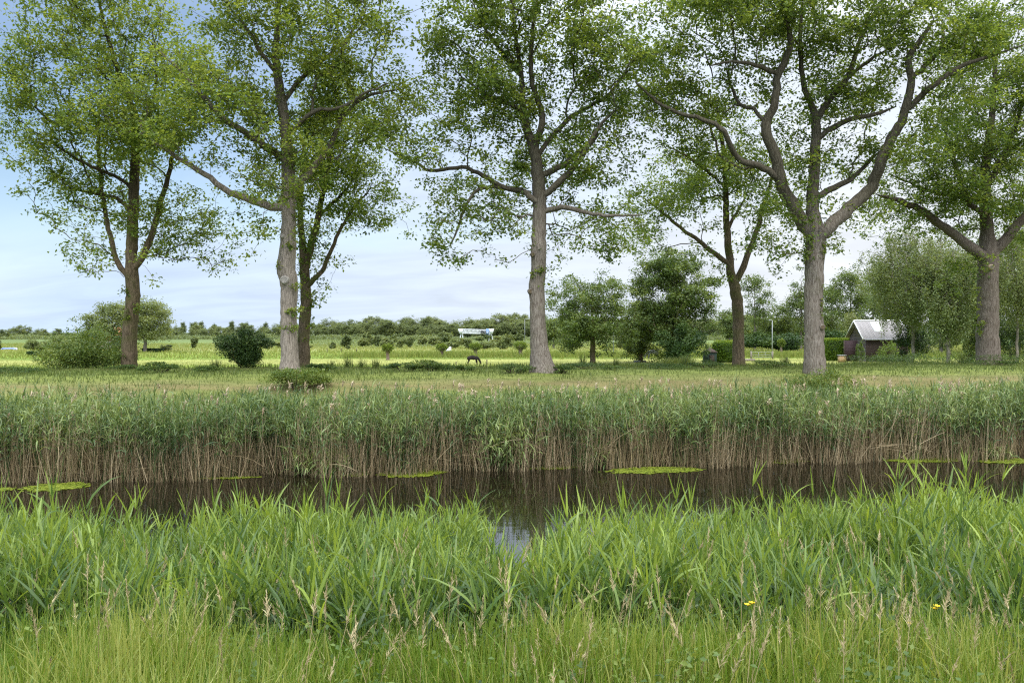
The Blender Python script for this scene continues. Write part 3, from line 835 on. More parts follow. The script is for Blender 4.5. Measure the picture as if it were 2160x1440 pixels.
h *= 1 - 0.6 * np.exp(-((x / y * F + 1080 - 1078) / 95) ** 2) * (y > 5.8) * (y < 7.6)
gl = Geo()
tl = np.clip(0.42 + 0.18 * dn + rng.normal(size=n) * 0.10, 0, 1)
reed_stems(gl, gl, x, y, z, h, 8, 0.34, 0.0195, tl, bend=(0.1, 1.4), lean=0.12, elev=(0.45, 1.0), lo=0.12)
tag(gl.build('near_reed_bed', M_REED), 'bright green leafy reeds lining the near shore', 'reeds', kind='stuff')

# near grass
g = Geo()
n = 170000
y = 2.6 + 6.0 * rng.uniform(size=n) ** 0.9
x = rng.uniform(-1, 1, n) * (0.66 * y + 2.2)
z = ground_z(x, y) - 0.02
c1 = vnoise(x[:20000], y[:20000], 0.8, 31.0)
# cheap clumping: nearest value on a coarse lattice
def lat(x, y, s, seed):
    gx = np.arange(-12, 12.01, 0.25); gy = np.arange(0, 14.01, 0.25)
    G = np.array([[mnoise.noise(Vector((a * s, b_ * s, seed))) for a in gx] for b_ in gy])
    return G[np.clip(((y - 0) / 0.25).astype(int), 0, len(gy) - 1), np.clip(((x + 12) / 0.25).astype(int), 0, len(gx) - 1)]
c1 = lat(x, y, 0.8, 31.0); c2 = lat(x, y, 2.2, 8.0)
h = rng.uniform(0.14, 0.46, n) * (1 + 0.6 * c1 + 0.4 * c2)
h *= np.where(y > 4.9, 0.6, 1.0)
az = rng.uniform(0, 6.28, n); le = np.abs(rng.normal(0, 0.28, n))
d = np.stack([np.cos(az) * le, np.sin(az) * le, np.ones(n)], 1)
ti = np.clip(rng.normal(0.40, 0.18, n) + 0.3 * c1 + 0.2 * c2 + np.clip((5.2 - y) * 0.12, -0.1, 0.2) + (rng.uniform(size=n) < 0.08) * 0.4, 0, 1)
ribbons(g, np.stack([x, y, z], 1), d, h, rng.uniform(0.005, 0.013, n), rng.uniform(0.2, 1.9, n), 3, ti, np.array([1, .9, .6, 0.0]))
tag(g.build('grass', M_GRASS), 'tall green meadow grass on the near bank', 'grass', kind='stuff')

# broad-leaved weeds and clover between the blades
g = Geo(); n = 420
y = 3.2 + 3.4 * rng.uniform(size=n); x = rng.uniform(-1, 1, n) * (0.66 * y + 0.4)
T = np.stack([x, y, ground_z(x, y) + rng.uniform(0.06, 0.34, n)], 1)
leaf_clusters(g, T, 14, 0.034, (0.06, 0.06, 0.05), 0.45, 0.15, 0.7, 0.65, 0.2)
tag(g.build('ground_weeds', M_BUSH), 'small broad-leaved weeds and clover among the near grass', 'weeds', kind='stuff')

# seed heads in the near grass
g = Geo()
n = 1600
y = 3.3 + 5.2 * rng.uniform(size=n) ** 0.8
x = rng.uniform(-1, 1, n) * (0.66 * y + 0.3)
k = rng.uniform(size=n) < np.clip(0.5 + 0.25 * x / y / 0.63 + 0.5 * lat(x, y, 0.9, 77.0) + 0.2 * (y < 4.6), 0.1, 1)
x, y = x[k], y[k]; n = len(x)
z = ground_z(x, y)
B = np.stack([x, y, z], 1)
ln = rng.normal(size=(n, 2)) * 0.22
d = norm(np.stack([ln[:, 0], ln[:, 1], np.ones(n)], 1)); hh = rng.uniform(0.30, 0.70, n) * np.where(y > 5.2, 1.3, 1.0)
ribbons(g, B, d, hh, 0.0035, 0.35, 4, np.clip(rng.normal(0.3, 0.15, n), 0, 1), np.array([1, 1, .9, .8, .7]))
dirs = d.copy(); dirs[:, 2] -= 0.35 * 0.85; dirs = norm(dirs)
# end of the bent stalk
p = B.copy(); dd = d.copy()
for q in range(4):
    p = p + dd * (hh / 4)[:, None]; dd = dd.copy(); dd[:, 2] -= 0.35 / 4; dd = norm(dd)
Tip = p; Sz = rng.uniform(0.35, 1.05, n)
for q in range(34):
    f = (q / 34) ** 0.9
    pp = Tip - dd * (0.16 * f * Sz)[:, None]
    az = rng.uniform(0, 6.28, n)
    o = norm(dd * 1.0 + np.stack([np.cos(az), np.sin(az), np.zeros(n)], 1) * (0.15 + 0.5 * f))
    ribbons(g, pp, o, 0.036 * Sz * (0.4 + 0.9 * f) * rng.uniform(0.5, 1.4, n), 0.0042, 0.8, 2, np.clip(rng.normal(0.55, 0.2, n), 0, 1), np.array([0.4, 1.0, 0.1]))
tag(g.build('grass_seed_heads', M_SEED), 'tan seed heads standing over the near grass', 'grass', kind='stuff')

# grass on the far bank crest and slope
g = Geo()
n = 75000
x = rng.uniform(-24, 27, n); tt = rng.uniform(4.0, 19.5, n); y = S0 + SK * x + tt
z = ground_z(x, y) - 0.02
mown = np.exp(-((tt + 0.9 * vnoise(x, y, 0.3, 6.0) - 8.1) / 0.8) ** 2)
h = rng.uniform(0.06, 0.20, n) * (1 - 0.5 * mown) * np.where(tt > 15.8, 1.6, 1) * np.where(tt < 6.5, 1.6, 1)
az = rng.uniform(0, 6.28, n); le = np.abs(rng.normal(0, 0.35, n))
ti = np.clip(rng.normal(0.45, 0.17, n) + 0.28 * mown - 0.1 * (tt > 15.5), 0, 1)
ribbons(g, np.stack([x, y, z], 1), np.stack([np.cos(az) * le, np.sin(az) * le, np.ones(n)], 1), h, rng.uniform(0.012, 0.028, n), rng.uniform(0.2, 1.2, n), 2, ti, np.array([1, .7, 0]))
tag(g.build('far_bank_grass', M_BERM), 'rough mown grass on the crest of the far bank', 'grass', kind='stuff')

# meadow grass and ditch edge growth
g = Geo()
n = 110000
y = 80 + 190 * rng.uniform(size=n) ** 1.7
x = rng.uniform(-1, 1, n) * (0.66 * y)
h = rng.uniform(0.10, 0.34, n) * (1 + (y > 118) * 0.8); h = np.where((y > 97) & (y < 116), h * 0.4, h)
az = rng.uniform(0, 6.28, n); le = np.abs(rng.normal(0, 0.3, n))
ti = np.clip(rng.normal(0.5, 0.2, n) + np.where((y > 97) & (y < 116), 0.25, 0) + np.where(y > 160, 0.15, 0), 0, 1)
ribbons(g, np.stack([x, y, np.full(n, -0.52)], 1), np.stack([np.cos(az) * le, np.sin(az) * le, np.ones(n)], 1), h, rng.uniform(0.05, 0.10, n) * y / 110, 0.5, 2, ti, np.array([1, .8, 0]))
tag(g.build('meadow_grass', M_MEADOW), 'yellow green meadow grass behind the trees', 'grass', kind='stuff')
g = Geo()
n = 26000
x = rng.uniform(-26, 95, n); row = rng.integers(0, 3, n)
y = np.array([124.0, 131.0, 185.0])[row] + rng.normal(0, 1.4, n) + 0.03 * x
keep = (row < 2) | (x > 20)
x, y, row = x[keep], y[keep], row[keep]; n = len(x)
h = rng.uniform(0.5, 1.15, n) * (1 + 0.25 * vnoise(x, y, 0.12, 3.0))
az = rng.uniform(0, 6.28, n); le = np.abs(rng.normal(0, 0.16, n))
ribbons(g, np.stack([x, y, np.full(n, -0.55)], 1), np.stack([np.cos(az) * le, np.sin(az) * le, np.ones(n)], 1), h, rng.uniform(0.06, 0.12, n), 0.4, 2, np.clip(rng.normal(0.42, 0.2, n), 0, 1), np.array([1, .8, 0]))
tag(g.build('ditch_growth', M_MEADOW), 'lush green growth along the meadow ditch behind the pollard willows', 'grass', kind='stuff')


# ------------------------------------------------------------------ shrubs and weeds
def bush(name, label, cat, u, vb, y, wpx, hpx, mat, nleaf=5000, lsize=0.07, tb=0.5, nsub=16, group=None, dep=0.8, shape='dome', zb=None, stems=True, twig=M_TWIG):
    """wpx, hpx: half width and height in photo pixels"""
    rx = wpx / F * y; hz = hpx / F * y; ry = max(0.25, rx * dep)
    zb = float(ground_z(XU(u, y), y)) if zb is None else zb
    zt = CZ - (vb - hpx - VH) / F * y
    hz = max(0.2, zt - zb)
    root = empty(name, (XU(u, y), y, zb), label, cat, group)
    q = norm(rng.normal(size=(nsub, 3))) * rng.uniform(0.25, 0.78, (nsub, 1)) ** 0.7
    if shape == 'dome': q[:, 2] = np.abs(q[:, 2]) * 0.85 if False else q[:, 2]
    C = np.stack([q[:, 0] * rx, q[:, 1] * ry, hz * 0.52 + q[:, 2] * hz * 0.5], 1)
    if shape == 'cone': C[:, :2] *= (1.15 - 0.85 * C[:, 2:3] / hz)
    sr = np.array([rx, ry, hz * 0.5]) * rng.uniform(0.22, 0.46, (nsub, 1))
    k = rng.integers(0, nsub, nleaf)
    dirs = norm(rng.normal(size=(nleaf, 3)))
    Pos = C[k] + dirs * sr[k] * (rng.uniform(0.25, 1.12, (nleaf, 1)) ** 0.5)
    Pos[:, 2] = np.where(Pos[:, 2] < 0.02, rng.uniform(0.02, hz * 0.3, nleaf), Pos[:, 2])
    ex = np.array([np.percentile(np.abs(Pos[:, 0]), 97), np.percentile(np.abs(Pos[:, 1]), 97), np.percentile(Pos[:, 2], 99)])
    kx = np.array([rx, ry, hz]) / ex
    Pos = Pos * kx; C = C * kx; sr = sr * kx
    ct = tb + rng.normal(size=nsub) * 0.13
    g = Geo(); leaves(g, Pos, lsize, np.clip(ct[k] + rng.normal(size=nleaf) * 0.16, 0, 1), 0.45, dirs * 0.8, 0.55)
    # shoots that stick out of the outline
    ns = max(6, nleaf // 160)
    kk = rng.integers(0, nsub, ns)
    dd = norm(rng.normal(size=(ns, 3)) * np.array([0.6, 0.6, 0.3]) + np.array([0, 0, 0.8]))
    S = C[kk] + dd * sr[kk] * 0.9
    for f in np.linspace(0.1, 1, 7):
        leaves(g, S + dd * (f * hz * 0.14) + rng.normal(size=(ns, 3)) * lsize * 0.3, lsize * 0.95, np.clip(ct[kk] + 0.15 + rng.normal(size=ns) * 0.1, 0, 1), 0.4, None, 0.5)
    g.build('foliage', mat, root)
    if stems:
        g = Geo()
        for c in C[:10]:
            b0 = np.array([c[0] * 0.15, c[1] * 0.15, -0.05])
            tube(g, [b0, b0 * 0.4 + c * 0.6 + np.array([0, 0, -0.1 * hz]), c], [0.022 * hz ** 0.5, 0.014, 0.006], 4)
        g.build('stem', twig, root)
    return root


bush('shrub', 'big loose pale green shrub hiding the foot of the leftmost oak', 'shrub', 185, 800, 35.0, 88, 100, M_BUSH, 12500, 0.10, 0.64, 30)
bush('shrub', 'bright young shrub top rising behind the big pale shrub', 'shrub', 188, 800, 38.5, 34, 112, M_BUSH, 2600, 0.09, 0.75, 10)
bush('shrub', 'dense dark green bush between the leftmost oak and the grey oak', 'shrub', 518, 797, 34.5, 54, 98, M_BUSHD, 15000, 0.085, 0.55, 30)
bush('bramble', 'leafy bramble heaped round the foot of the grey oak', 'bramble', 622, 828, 26.8, 66, 50, M_BUSH, 4200, 0.075, 0.76, 26)
bush('bramble', 'low leafy patch right of the grey and mossy oak feet', 'bramble', 672, 800, 31.5, 32, 32, M_BUSH, 1800, 0.07, 0.35, 9)
bush('nettle_patch', 'dark nettles round the foot of the spreading oak', 'weeds', 1735, 818, 28.6, 76, 36, M_BUSH, 4200, 0.075, 0.72, 28)
bush('nettle_patch', 'low weeds along the bank crest at the left edge', 'weeds', 20, 806, 30.5, 60, 22, M_BUSH, 2200, 0.06, 0.3, 12)
bush('nettle_patch', 'scrubby weeds right of the leftmost oak trunk', 'weeds', 330, 800, 31.0, 42, 36, M_BUSH, 2600, 0.06, 0.4, 12)
bush('nettle_patch', 'weeds between the scrubby patch and the dark bush', 'weeds', 430, 800, 31.5, 38, 28, M_BUSH, 1800, 0.06, 0.38, 10)
bush('nettle_patch', 'weeds at the left foot of the leftmost oak under the big shrub', 'weeds', 250, 808, 33.2, 40, 26, M_BUSH, 1800, 0.06, 0.32, 10)
bush('bramble', 'low brown bramble mound left of the grazing horse', 'bramble', 850, 790, 32.0, 40, 24, M_BUSH, 2600, 0.06, 0.3, 10)
bush('bramble', 'leafy bramble mound with a raised top just left of the grazing horse', 'bramble', 918, 790, 32.0, 38, 30, M_BUSH, 3200, 0.065, 0.45, 11)
bush('bramble', 'small bramble hump right below the grazing horse', 'bramble', 982, 790, 32.0, 24, 19, M_BUSH, 1600, 0.06, 0.38, 8)
bush('nettle_patch', 'tall soft weeds left of the flared oak foot', 'weeds', 1082, 796, 30.6, 38, 28, M_BUSH, 2400, 0.055, 0.28, 11)
bush('nettle_patch', 'weeds right of the flared oak foot', 'weeds', 1182, 796, 30.6, 24, 24, M_BUSH, 1500, 0.055, 0.3, 9)
bush('nettle_patch', 'low brown weeds below the lone orchard tree', 'weeds', 1258, 786, 33.0, 60, 20, M_BUSH, 2600, 0.055, 0.3, 10)
bush('nettle_patch', 'low brown weeds below the dense dark tree', 'weeds', 1385, 784, 34.0, 65, 18, M_BUSH, 2800, 0.055, 0.3, 10)
bush('nettle_patch', 'weeds left of the V-forked oak foot', 'weeds', 1500, 782, 35.0, 45, 22, M_BUSH, 2200, 0.055, 0.3, 10)
bush('nettle_patch', 'weeds between the V-forked oak and the spreading oak', 'weeds', 1625, 782, 35.0, 44, 22, M_BUSH, 2200, 0.055, 0.38, 10)
bush('bramble', 'bramble bank in front of the brown barn wall', 'bramble', 1850, 776, 42.5, 75, 27, M_BUSH, 4600, 0.07, 0.42, 18, zb=1.2)
bush('bramble', 'bramble bank under the weeping birches, right of the barn', 'bramble', 1985, 776, 42.5, 75, 32, M_BUSH, 4600, 0.07, 0.36, 18, zb=1.2)
bush('nettle_patch', 'tall grassy weeds around the rightmost oak foot', 'weeds', 2105, 780, 37.2, 66, 32, M_BUSH, 3400, 0.06, 0.3, 14)
bush('shrub', 'yellow green sapling at the corner of the brown barn', 'shrub', 1817, 765, 60.0, 11, 42, M_WILLOW, 900, 0.10, 0.25, 7, zb=0.6)
bush('shrub', 'yellow green shrub before the long barn wall', 'shrub', 1874, 765, 60.0, 22, 44, M_WILLOW, 1500, 0.10, 0.25, 9, zb=0.6)


def tuft(name, label, u, vb, y, hpx, k, mat, tb, spread, group):
    z0 = float(ground_z(XU(u, y), y)); x0 = XU(u, y)
    g = Geo()
    az = rng.uniform(0, 6.28, k); le = np.abs(rng.normal(0, spread, k))
    ribbons(g, np.stack([rng.normal(0, 0.09, k), rng.normal(0, 0.09, k), np.full(k, -0.03)], 1), np.stack([np.cos(az) * le, np.sin(az) * le, np.ones(k)], 1),
            hpx / F * y * rng.uniform(0.5, 1.1, k), 0.016, rng.uniform(0, 1.0, k), 4, np.clip(rng.normal(tb, 0.15, k), 0, 1))
    o = g.build(name, mat, loc=(x0, y, z0))
    return tag(o, label, 'rushes', group)

RG = 'rush tufts on the crest of the far bank'
for (u, h, tb, lab) in [(735, 32, .15, 'leaning rush tuft right of the mossy oak, first toward the horse'), (762, 22, .2, 'low rush tuft beside the leaning one, left of the brown mound'),
                        (793, 24, .35, 'thin upright rush tuft alone before the brown bramble mound'), (700, 20, .4, 'short grass tuft just right of the leafy patch by the mossy oak'),
                        (1230, 34, .25, 'tall thin rush tuft below the left side of the orchard tree'), (1300, 24, .3, 'rush tuft below the right side of the orchard tree'),
                        (1445, 26, .3, 'rush tuft left of the weeds by the V-forked oak'), (1655, 28, .3, 'tall rush tuft left of the spreading oak trunk'), (455, 26, .3, 'rush tuft at the left side of the dark bush'),
                        (2030, 32, .4, 'grassy rush tuft left of the rightmost oak')]:
    x0 = XU(u, 36); t_ = 16.0; yy = S0 + t_ + SK * x0
    tuft('rush_tuft', lab, u, 0, yy, h, 90, M_BERM, tb, 0.25, RG)

# leafy herb in the near grass
g = Geo()
y0 = 6.3; x0 = XU(1030, y0); z0 = float(ground_z(x0, y0))
root = empty('leafy_herb', (x0, y0, z0), 'bushy light green herb in the near grass below the gap in the reeds', 'weeds')
T = rng.normal(size=(60, 3)) * np.array([0.17, 0.14, 0.10]) + np.array([0, 0, 0.36])
leaf_clusters(g, T, 8, 0.055, (0.04, 0.04, 0.03), 0.62, 0.1, aspect=0.5)
g.build('foliage', M_WILLOW, root)
g = Geo()
for c in T[:14]: tube(g, [[c[0] * .2, c[1] * .2, -.02], c * np.array([.6, .6, .6]), c], [.005, .004, .002], 4)
g.build('stem', M_GRASS, root)

M_YEL = flat_mat('buttercup_petal', (0.75, 0.52, 0.01), 0.4, 0.1)
for (u, v, lab) in [(1976, 1280, 'pair-topping yellow buttercup at the right of the near grass'), (1972, 1285, 'lower yellow buttercup touching the other at the right'),
                    (1577, 1277, 'yellow buttercup at the edge of the reeds, left of its twin'), (1586, 1273, 'yellow buttercup at the edge of the reeds, right of its twin'), (1919, 1317, 'single yellow buttercup low in the near grass')]:
    y0 = 4.75; p = P(u, v, y0); z0 = float(ground_z(p[0], y0))
    root = empty('buttercup', (p[0], y0, z0), lab, 'flower', 'yellow buttercups in the near grass')
    hz = p[2] - z0
    g = Geo(); tube(g, [[0.02, 0, 0], [0.01, 0, hz * .5], [0, 0, hz]], [.003, .0025, .002], 5); g.build('stem', M_GRASS, root)
    g = Geo()
    for k in range(5):
        a = k * 1.2566
        c, s_ = math.cos(a), math.sin(a)
        pts = np.array([[0, 0, 0], [.007, .009, .005], [.018, .008, .011], [.019, -.008, .011], [.007, -.009, .005]])
        V = np.stack([pts[:, 0] * c - pts[:, 1] * s_, pts[:, 0] * s_ + pts[:, 1] * c, pts[:, 2] + hz + k * 0.0004], 1)
        g.add(V, [np.array([[0, 1, 2, 3, 4]])])
    g.build('flower', M_YEL, root)


# ------------------------------------------------------------------ smaller trees
def gen_tree(h, w, bole, nT, nleaf, lsize, tb=0.5, shape='round', droop=0.0, trunk_r=0.15, sig=0.45, bf=0.35, lean=0.0, cv=0.15, stems=1, low=0.0):
    """returns (skeleton radii geo, leaf geo) with foot at the origin"""
    s = Skel()
    for k in range(stems):
        ox = (k - (stems - 1) / 2) * w * 0.12
        s.line([np.array([0, 0, -0.2]), np.array([ox * .5, rng.normal() * .1, bole]), np.array([ox + lean * w, rng.normal() * w * .05, h * 0.6]), np.array([ox * 1.5 + lean * w, 0, h * 0.88])],
               [trunk_r * 1.2, trunk_r, trunk_r * .5, trunk_r * .15], step=max(0.3, h / 30), wob=h * 0.004, okz=bole * 0.8)
    ns = max(8, nT // 4)
    q = norm(rng.normal(size=(ns, 3))) * (rng.uniform(0.05, 1, (ns, 1)) ** 0.42)
    hc = h - bole * (1 - low)
    zc = h - hc / 2
    C = np.stack([q[:, 0] * w, q[:, 1] * w * 0.9, zc + q[:, 2] * hc / 2], 1)
    f = np.clip((C[:, 2] - (h - hc)) / hc, 0, 1)[:, None]
    if shape == 'cone': C[:, :2] *= 1.25 - 1.0 * f
    if shape == 'poplar': C[:, :2] *= 0.55 + 0.5 * np.sin(f * 3.0)
    if shape == 'oval': C[:, :2] *= 0.8 + 0.3 * np.sin(f * 3.14)
    k = rng.integers(0, ns, nT)
    T = C[k] + rng.normal(size=(nT, 3)) * sig * np.array([1.15, 1.15, 0.9])
    T[:, 2] = np.maximum(T[:, 2], 0.3)
    T[:, 2] = (T[:, 2] - bole * (1 - low)) * (h * 0.985 - bole * (1 - low)) / (np.percentile(T[:, 2], 99.5) - bole * (1 - low)) + bole * (1 - low)
    T[:, :2] *= w / np.percentile(np.abs(T[:, 0]), 97)
    T[:, 2] = np.maximum(T[:, 2], 0.3)
    s.grow(T, bf, max(0.3, h / 25), h * 0.006)
    R = s.radii(max(0.008, h * 0.0012))
    gb = Geo(); s.tubes(gb, R, rough=0.03, big=9)
    gl = Geo(); sg_ = sig * (0.42 if droop else 0.75)
    leaf_clusters(gl, T, nleaf, lsize, (sg_, sg_, sig * .45), tb, 0.14, 0.45, 0.62, cv, droop)
    return gb, gl


def plant_tree(name, label, u, y, vtop, wpx, lmat, bmat, bolef=0.2, nT=260, nleaf=46, lsize=0.22, cat='tree', group=None, zb=None, **kw):
    zb = float(ground_z(XU(u, y), y)) if zb is None else zb
    h = CZ - (vtop - VH) / F * y - zb
    w = wpx / F * y
    gb, gl = gen_tree(h, w, h * bolef, nT, nleaf, lsize, **kw)
    root = empty(name, (XU(u, y), y, zb), label, cat, group)
    gb.build('trunk', bmat, root, smooth=True)
    gl.build('crown', lmat, root)
    return root


plant_tree('orchard_tree', 'round low-branching tree alone in the meadow right of the middle oak', 1250, 95, 583, 82, M_MID, M_BARKG, 0.17, 420, 60, 0.26, tb=0.42, sig=0.5, trunk_r=0.32, low=0.35)
plant_tree('dense_tree', 'tall dense dark tree left of the V-forked oak', 1420, 98, 530, 78, M_MID, M_BARKG, 0.12, 620, 62, 0.28, tb=0.38, sig=0.55, trunk_r=0.4, shape='oval', low=0.6)
plant_tree('dense_tree', 'second leafy tree filling the gap left of the tall dense tree', 1352, 104, 640, 40, M_MID, M_BARKG, 0.15, 220, 55, 0.26, tb=0.36, sig=0.5, trunk_r=0.25, low=0.6)
bush('conifer_bush', 'dark drooping bush at the foot of the tall dense tree', 'shrub', 1440, 764, 92.0, 48, 78, M_BUSHD, 8000, 0.22, 0.45, 18)
plant_tree('background_tree', 'leafy tree between the middle oak and the orchard tree, far back', 1168, 190, 672, 26, M_MID, M_FARBARK, 0.2, 120, 45, 0.42, tb=0.5, sig=0.8, trunk_r=0.25)
for (u, wp, hp, lab) in [(1405, 22, 26, 'dry grass tussock below the dark drooping bush'), (1440, 22, 30, 'taller dry grass tussock beside the first one, toward the green hut')]:
    g = Geo(); k = 700; y0 = 88.0; x0 = XU(u, y0)
    az = rng.uniform(0, 6.28, k); le = np.abs(rng.normal(0, 0.45, k))
    ribbons(g, np.stack([rng.normal(0, 0.5, k), rng.normal(0, 0.3, k), np.full(k, -0.03)], 1), np.stack([np.cos(az) * le + .3, np.sin(az) * le, np.ones(k)], 1), hp / F * y0 * rng.uniform(0.5, 1.1, k), 0.05, 0.9, 3, np.clip(rng.normal(0.55, 0.2, k), 0, 1))
    tag(g.build('grass_tussock', M_BERM, loc=(x0, y0, -0.5)), lab, 'grass tussock', 'tussocks by the dense tree')

# weeping birches
plant_tree('weeping_birch', 'large weeping birch hanging over the barn roof', 1925, 96, 478, 88, M_BIRCH, M_BIRCHB, 0.3, 620, 60, 0.21, tb=0.42, sig=0.5, trunk_r=0.17, droop=3.4, shape='oval', cv=0.12)
plant_tree('weeping_birch', 'weeping birch with dark twin stems right of the barn', 2000, 92, 520, 70, M_BIRCH, M_BIRCHB, 0.3, 500, 60, 0.21, tb=0.4, sig=0.5, trunk_r=0.17, droop=3.4, shape='oval', cv=0.12, stems=2)
plant_tree('weeping_birch', 'pale weeping birch right of the rightmost oak trunk', 2145, 94, 470, 75, M_BIRCH, M_BIRCHB, 0.35, 460, 60, 0.21, tb=0.5, sig=0.5, trunk_r=0.14, droop=3.2, shape='oval', cv=0.12)
plant_tree('weeping_birch', 'smaller birch between the twin-stemmed birch and the rightmost oak', 2050, 99, 600, 40, M_BIRCH, M_BIRCHB, 0.3, 150, 70, 0.20, tb=0.55, sig=0.5, trunk_r=0.12, droop=2.2, shape='oval', cv=0.12)
plant_tree('weeping_willow', 'small weeping willow behind the left end of the barn', 1803, 128, 655, 20, M_BIRCH, M_BARKG, 0.4, 70, 80, 0.2, tb=0.7, sig=0.45, trunk_r=0.12, droop=2.4, cv=0.1)
bush('shrub', 'dark green shrub at the right end of the barn', 'shrub', 1925, 752, 98.0, 36, 62, M_BUSHD, 5200, 0.2, 0.6, 16)
bush('shrub', 'green shrub under the birches left of the rightmost oak', 'shrub', 2035, 760, 98.0, 42, 75, M_MID, 6000, 0.2, 0.5, 16)
bush('shrub', 'shadowy shrub behind the right side of the rightmost oak', 'shrub', 2145, 760, 98.0, 45, 90, M_BUSHD, 7000, 0.2, 0.7, 18)

# tall trees behind the right half
TG = 'tall trees behind the barn and the meadow on the right'
tall = [(1592, 175, 578, 34, 'poplar', 'thin poplar whose airy top shows right of the V-forked oak'), (1538, 210, 655, 24, 'oval', 'pale round tree just left of the V-forked oak trunk, far back'),
        (1640, 190, 640, 34, 'oval', 'dark tree behind the thin lamp post'), (1690, 180, 562, 26, 'poplar', 'thin airy poplar just left of the spreading oak trunk'),
        (1668, 200, 655, 34, 'round', 'low dark tree between the lamp post and the spreading oak'), (1755, 185, 600, 26, 'poplar', 'thin poplar just right of the spreading oak trunk'),
        (1795, 170, 562, 40, 'oval', 'tall leafy poplar standing over the hedge left of the barn'), (1842, 175, 570, 38, 'oval', 'tall tree behind the weeping birch left edge'),
        (1745, 205, 650, 38, 'round', 'dark low tree behind the clipped hedge'), (1610, 215, 668, 36, 'round', 'low wood tree left of the lamp post'),
        (1880, 185, 560, 40, 'oval', 'tree mostly hidden behind the large weeping birch'), (1960, 180, 540, 44, 'oval', 'tree mostly hidden behind the twin-stemmed birch'),
        (2060, 170, 520, 50, 'oval', 'tree in the dark gap left of the rightmost oak'), (2150, 165, 500, 55, 'oval', 'tree behind the pale birch at the right edge'), (1715, 195, 660, 30, 'round', 'dark wood tree hidden behind the spreading oak trunk'),
        (1780, 215, 655, 40, 'round', 'low wood tree behind the small weeping willow')]
for (u, y, vt, wp, shp, lab) in tall:
    plant_tree('background_tree', lab, u, y, vt, wp, M_MID, M_FARBARK, 0.22 if shp != 'round' else 0.1, 150 if shp != 'poplar' else 110, 42, 0.40, tb=0.42 + rng.normal() * 0.06, sig=0.75, trunk_r=0.22, shape=shp, group=TG, low=0.4 if shp == 'round' else 0.1)
for (u, y, vt, wp, lab) in [(1985, 135, 486, 85, 'large dark tree filling the sky behind the two hanging birches'), (2065, 140, 470, 60, 'large dark tree behind the gap left of the rightmost oak trunk'), (2165, 130, 440, 85, 'large dark tree closing the view at the right edge'), (1900, 150, 560, 50, 'dark tree behind the ridge of the barn')]:
    plant_tree('background_tree', lab, u, y, vt, wp, M_MID, M_FARBARK, 0.12, 330, 46, 0.34, tb=0.36, sig=0.75, trunk_r=0.3, shape='oval', group=TG, low=0.4)
for k, (u, wp, hp, lab) in enumerate([(1600, 45, 22, 'dark undergrowth under the wood right of the V-forked oak'), (1670, 40, 20, 'dark undergrowth under the wood left of the spreading oak'), (1770, 42, 26, 'dark undergrowth behind the clipped hedge'), (1960, 60, 40, 'dark undergrowth behind the birch stems'), (2120, 70, 45, 'dark undergrowth at the right edge under the trees')]):
    bush('undergrowth_bush', lab, 'shrub', u, 733, 165.0, wp, hp + 8, M_BUSHD, 5200, 0.42, 0.55, 18, group='dark undergrowth at the foot of the wood', stems=False)

# left mid distance
plant_tree('chestnut_tree', 'wide round tree behind the leftmost oak trunk, left half of the pair', 238, 158, 642, 56, M_FAR, M_FARBARK, 0.2, 260, 50, 0.36, tb=0.5, sig=0.7, trunk_r=0.3, low=0.5)
plant_tree('chestnut_tree', 'wide yellowish round tree behind the leftmost oak trunk, right half of the pair', 306, 155, 634, 48, M_FAR, M_FARBARK, 0.25, 240, 50, 0.36, tb=0.66, sig=0.7, trunk_r=0.3, low=0.4)
bush('shrub', 'round green bush in the meadow near the left edge', 'shrub', 78, 752, 142.0, 24, 34, M_FAR, 3600, 0.26, 0.5, 14)
bush('shrub', 'green bush cut by the left edge of the meadow', 'shrub', -8, 748, 150.0, 14, 40, M_FAR, 2000, 0.26, 0.45, 10)
bush('shrub', 'pale bush between the round meadow bush and the big pale shrub', 'shrub', 128, 750, 150.0, 28, 42, M_FAR, 3400, 0.26, 0.7, 14)
for (u0, u1, v0, y, lab) in [(300, 346, 738, 156.0, 'low dark clipped hedge right of the leftmost oak trunk'), (58, 96, 748, 132.0, 'low dark hedge below the round bush near the left edge')]:
    xa, xb = XU(u0, y), XU(u1, y); hz = 0.75
    k = 2600
    Pos = np.stack([rng.uniform(-(xb - xa) / 2, (xb - xa) / 2, k), rng.uniform(-.4, .4, k), rng.uniform(0.02, hz, k)], 1)
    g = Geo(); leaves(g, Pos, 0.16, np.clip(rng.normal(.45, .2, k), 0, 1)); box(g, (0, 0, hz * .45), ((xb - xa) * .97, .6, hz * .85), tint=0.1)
    tag(g.build('low_hedge', M_BUSHD, loc=((xa + xb) / 2, y, -0.5)), lab, 'hedge')

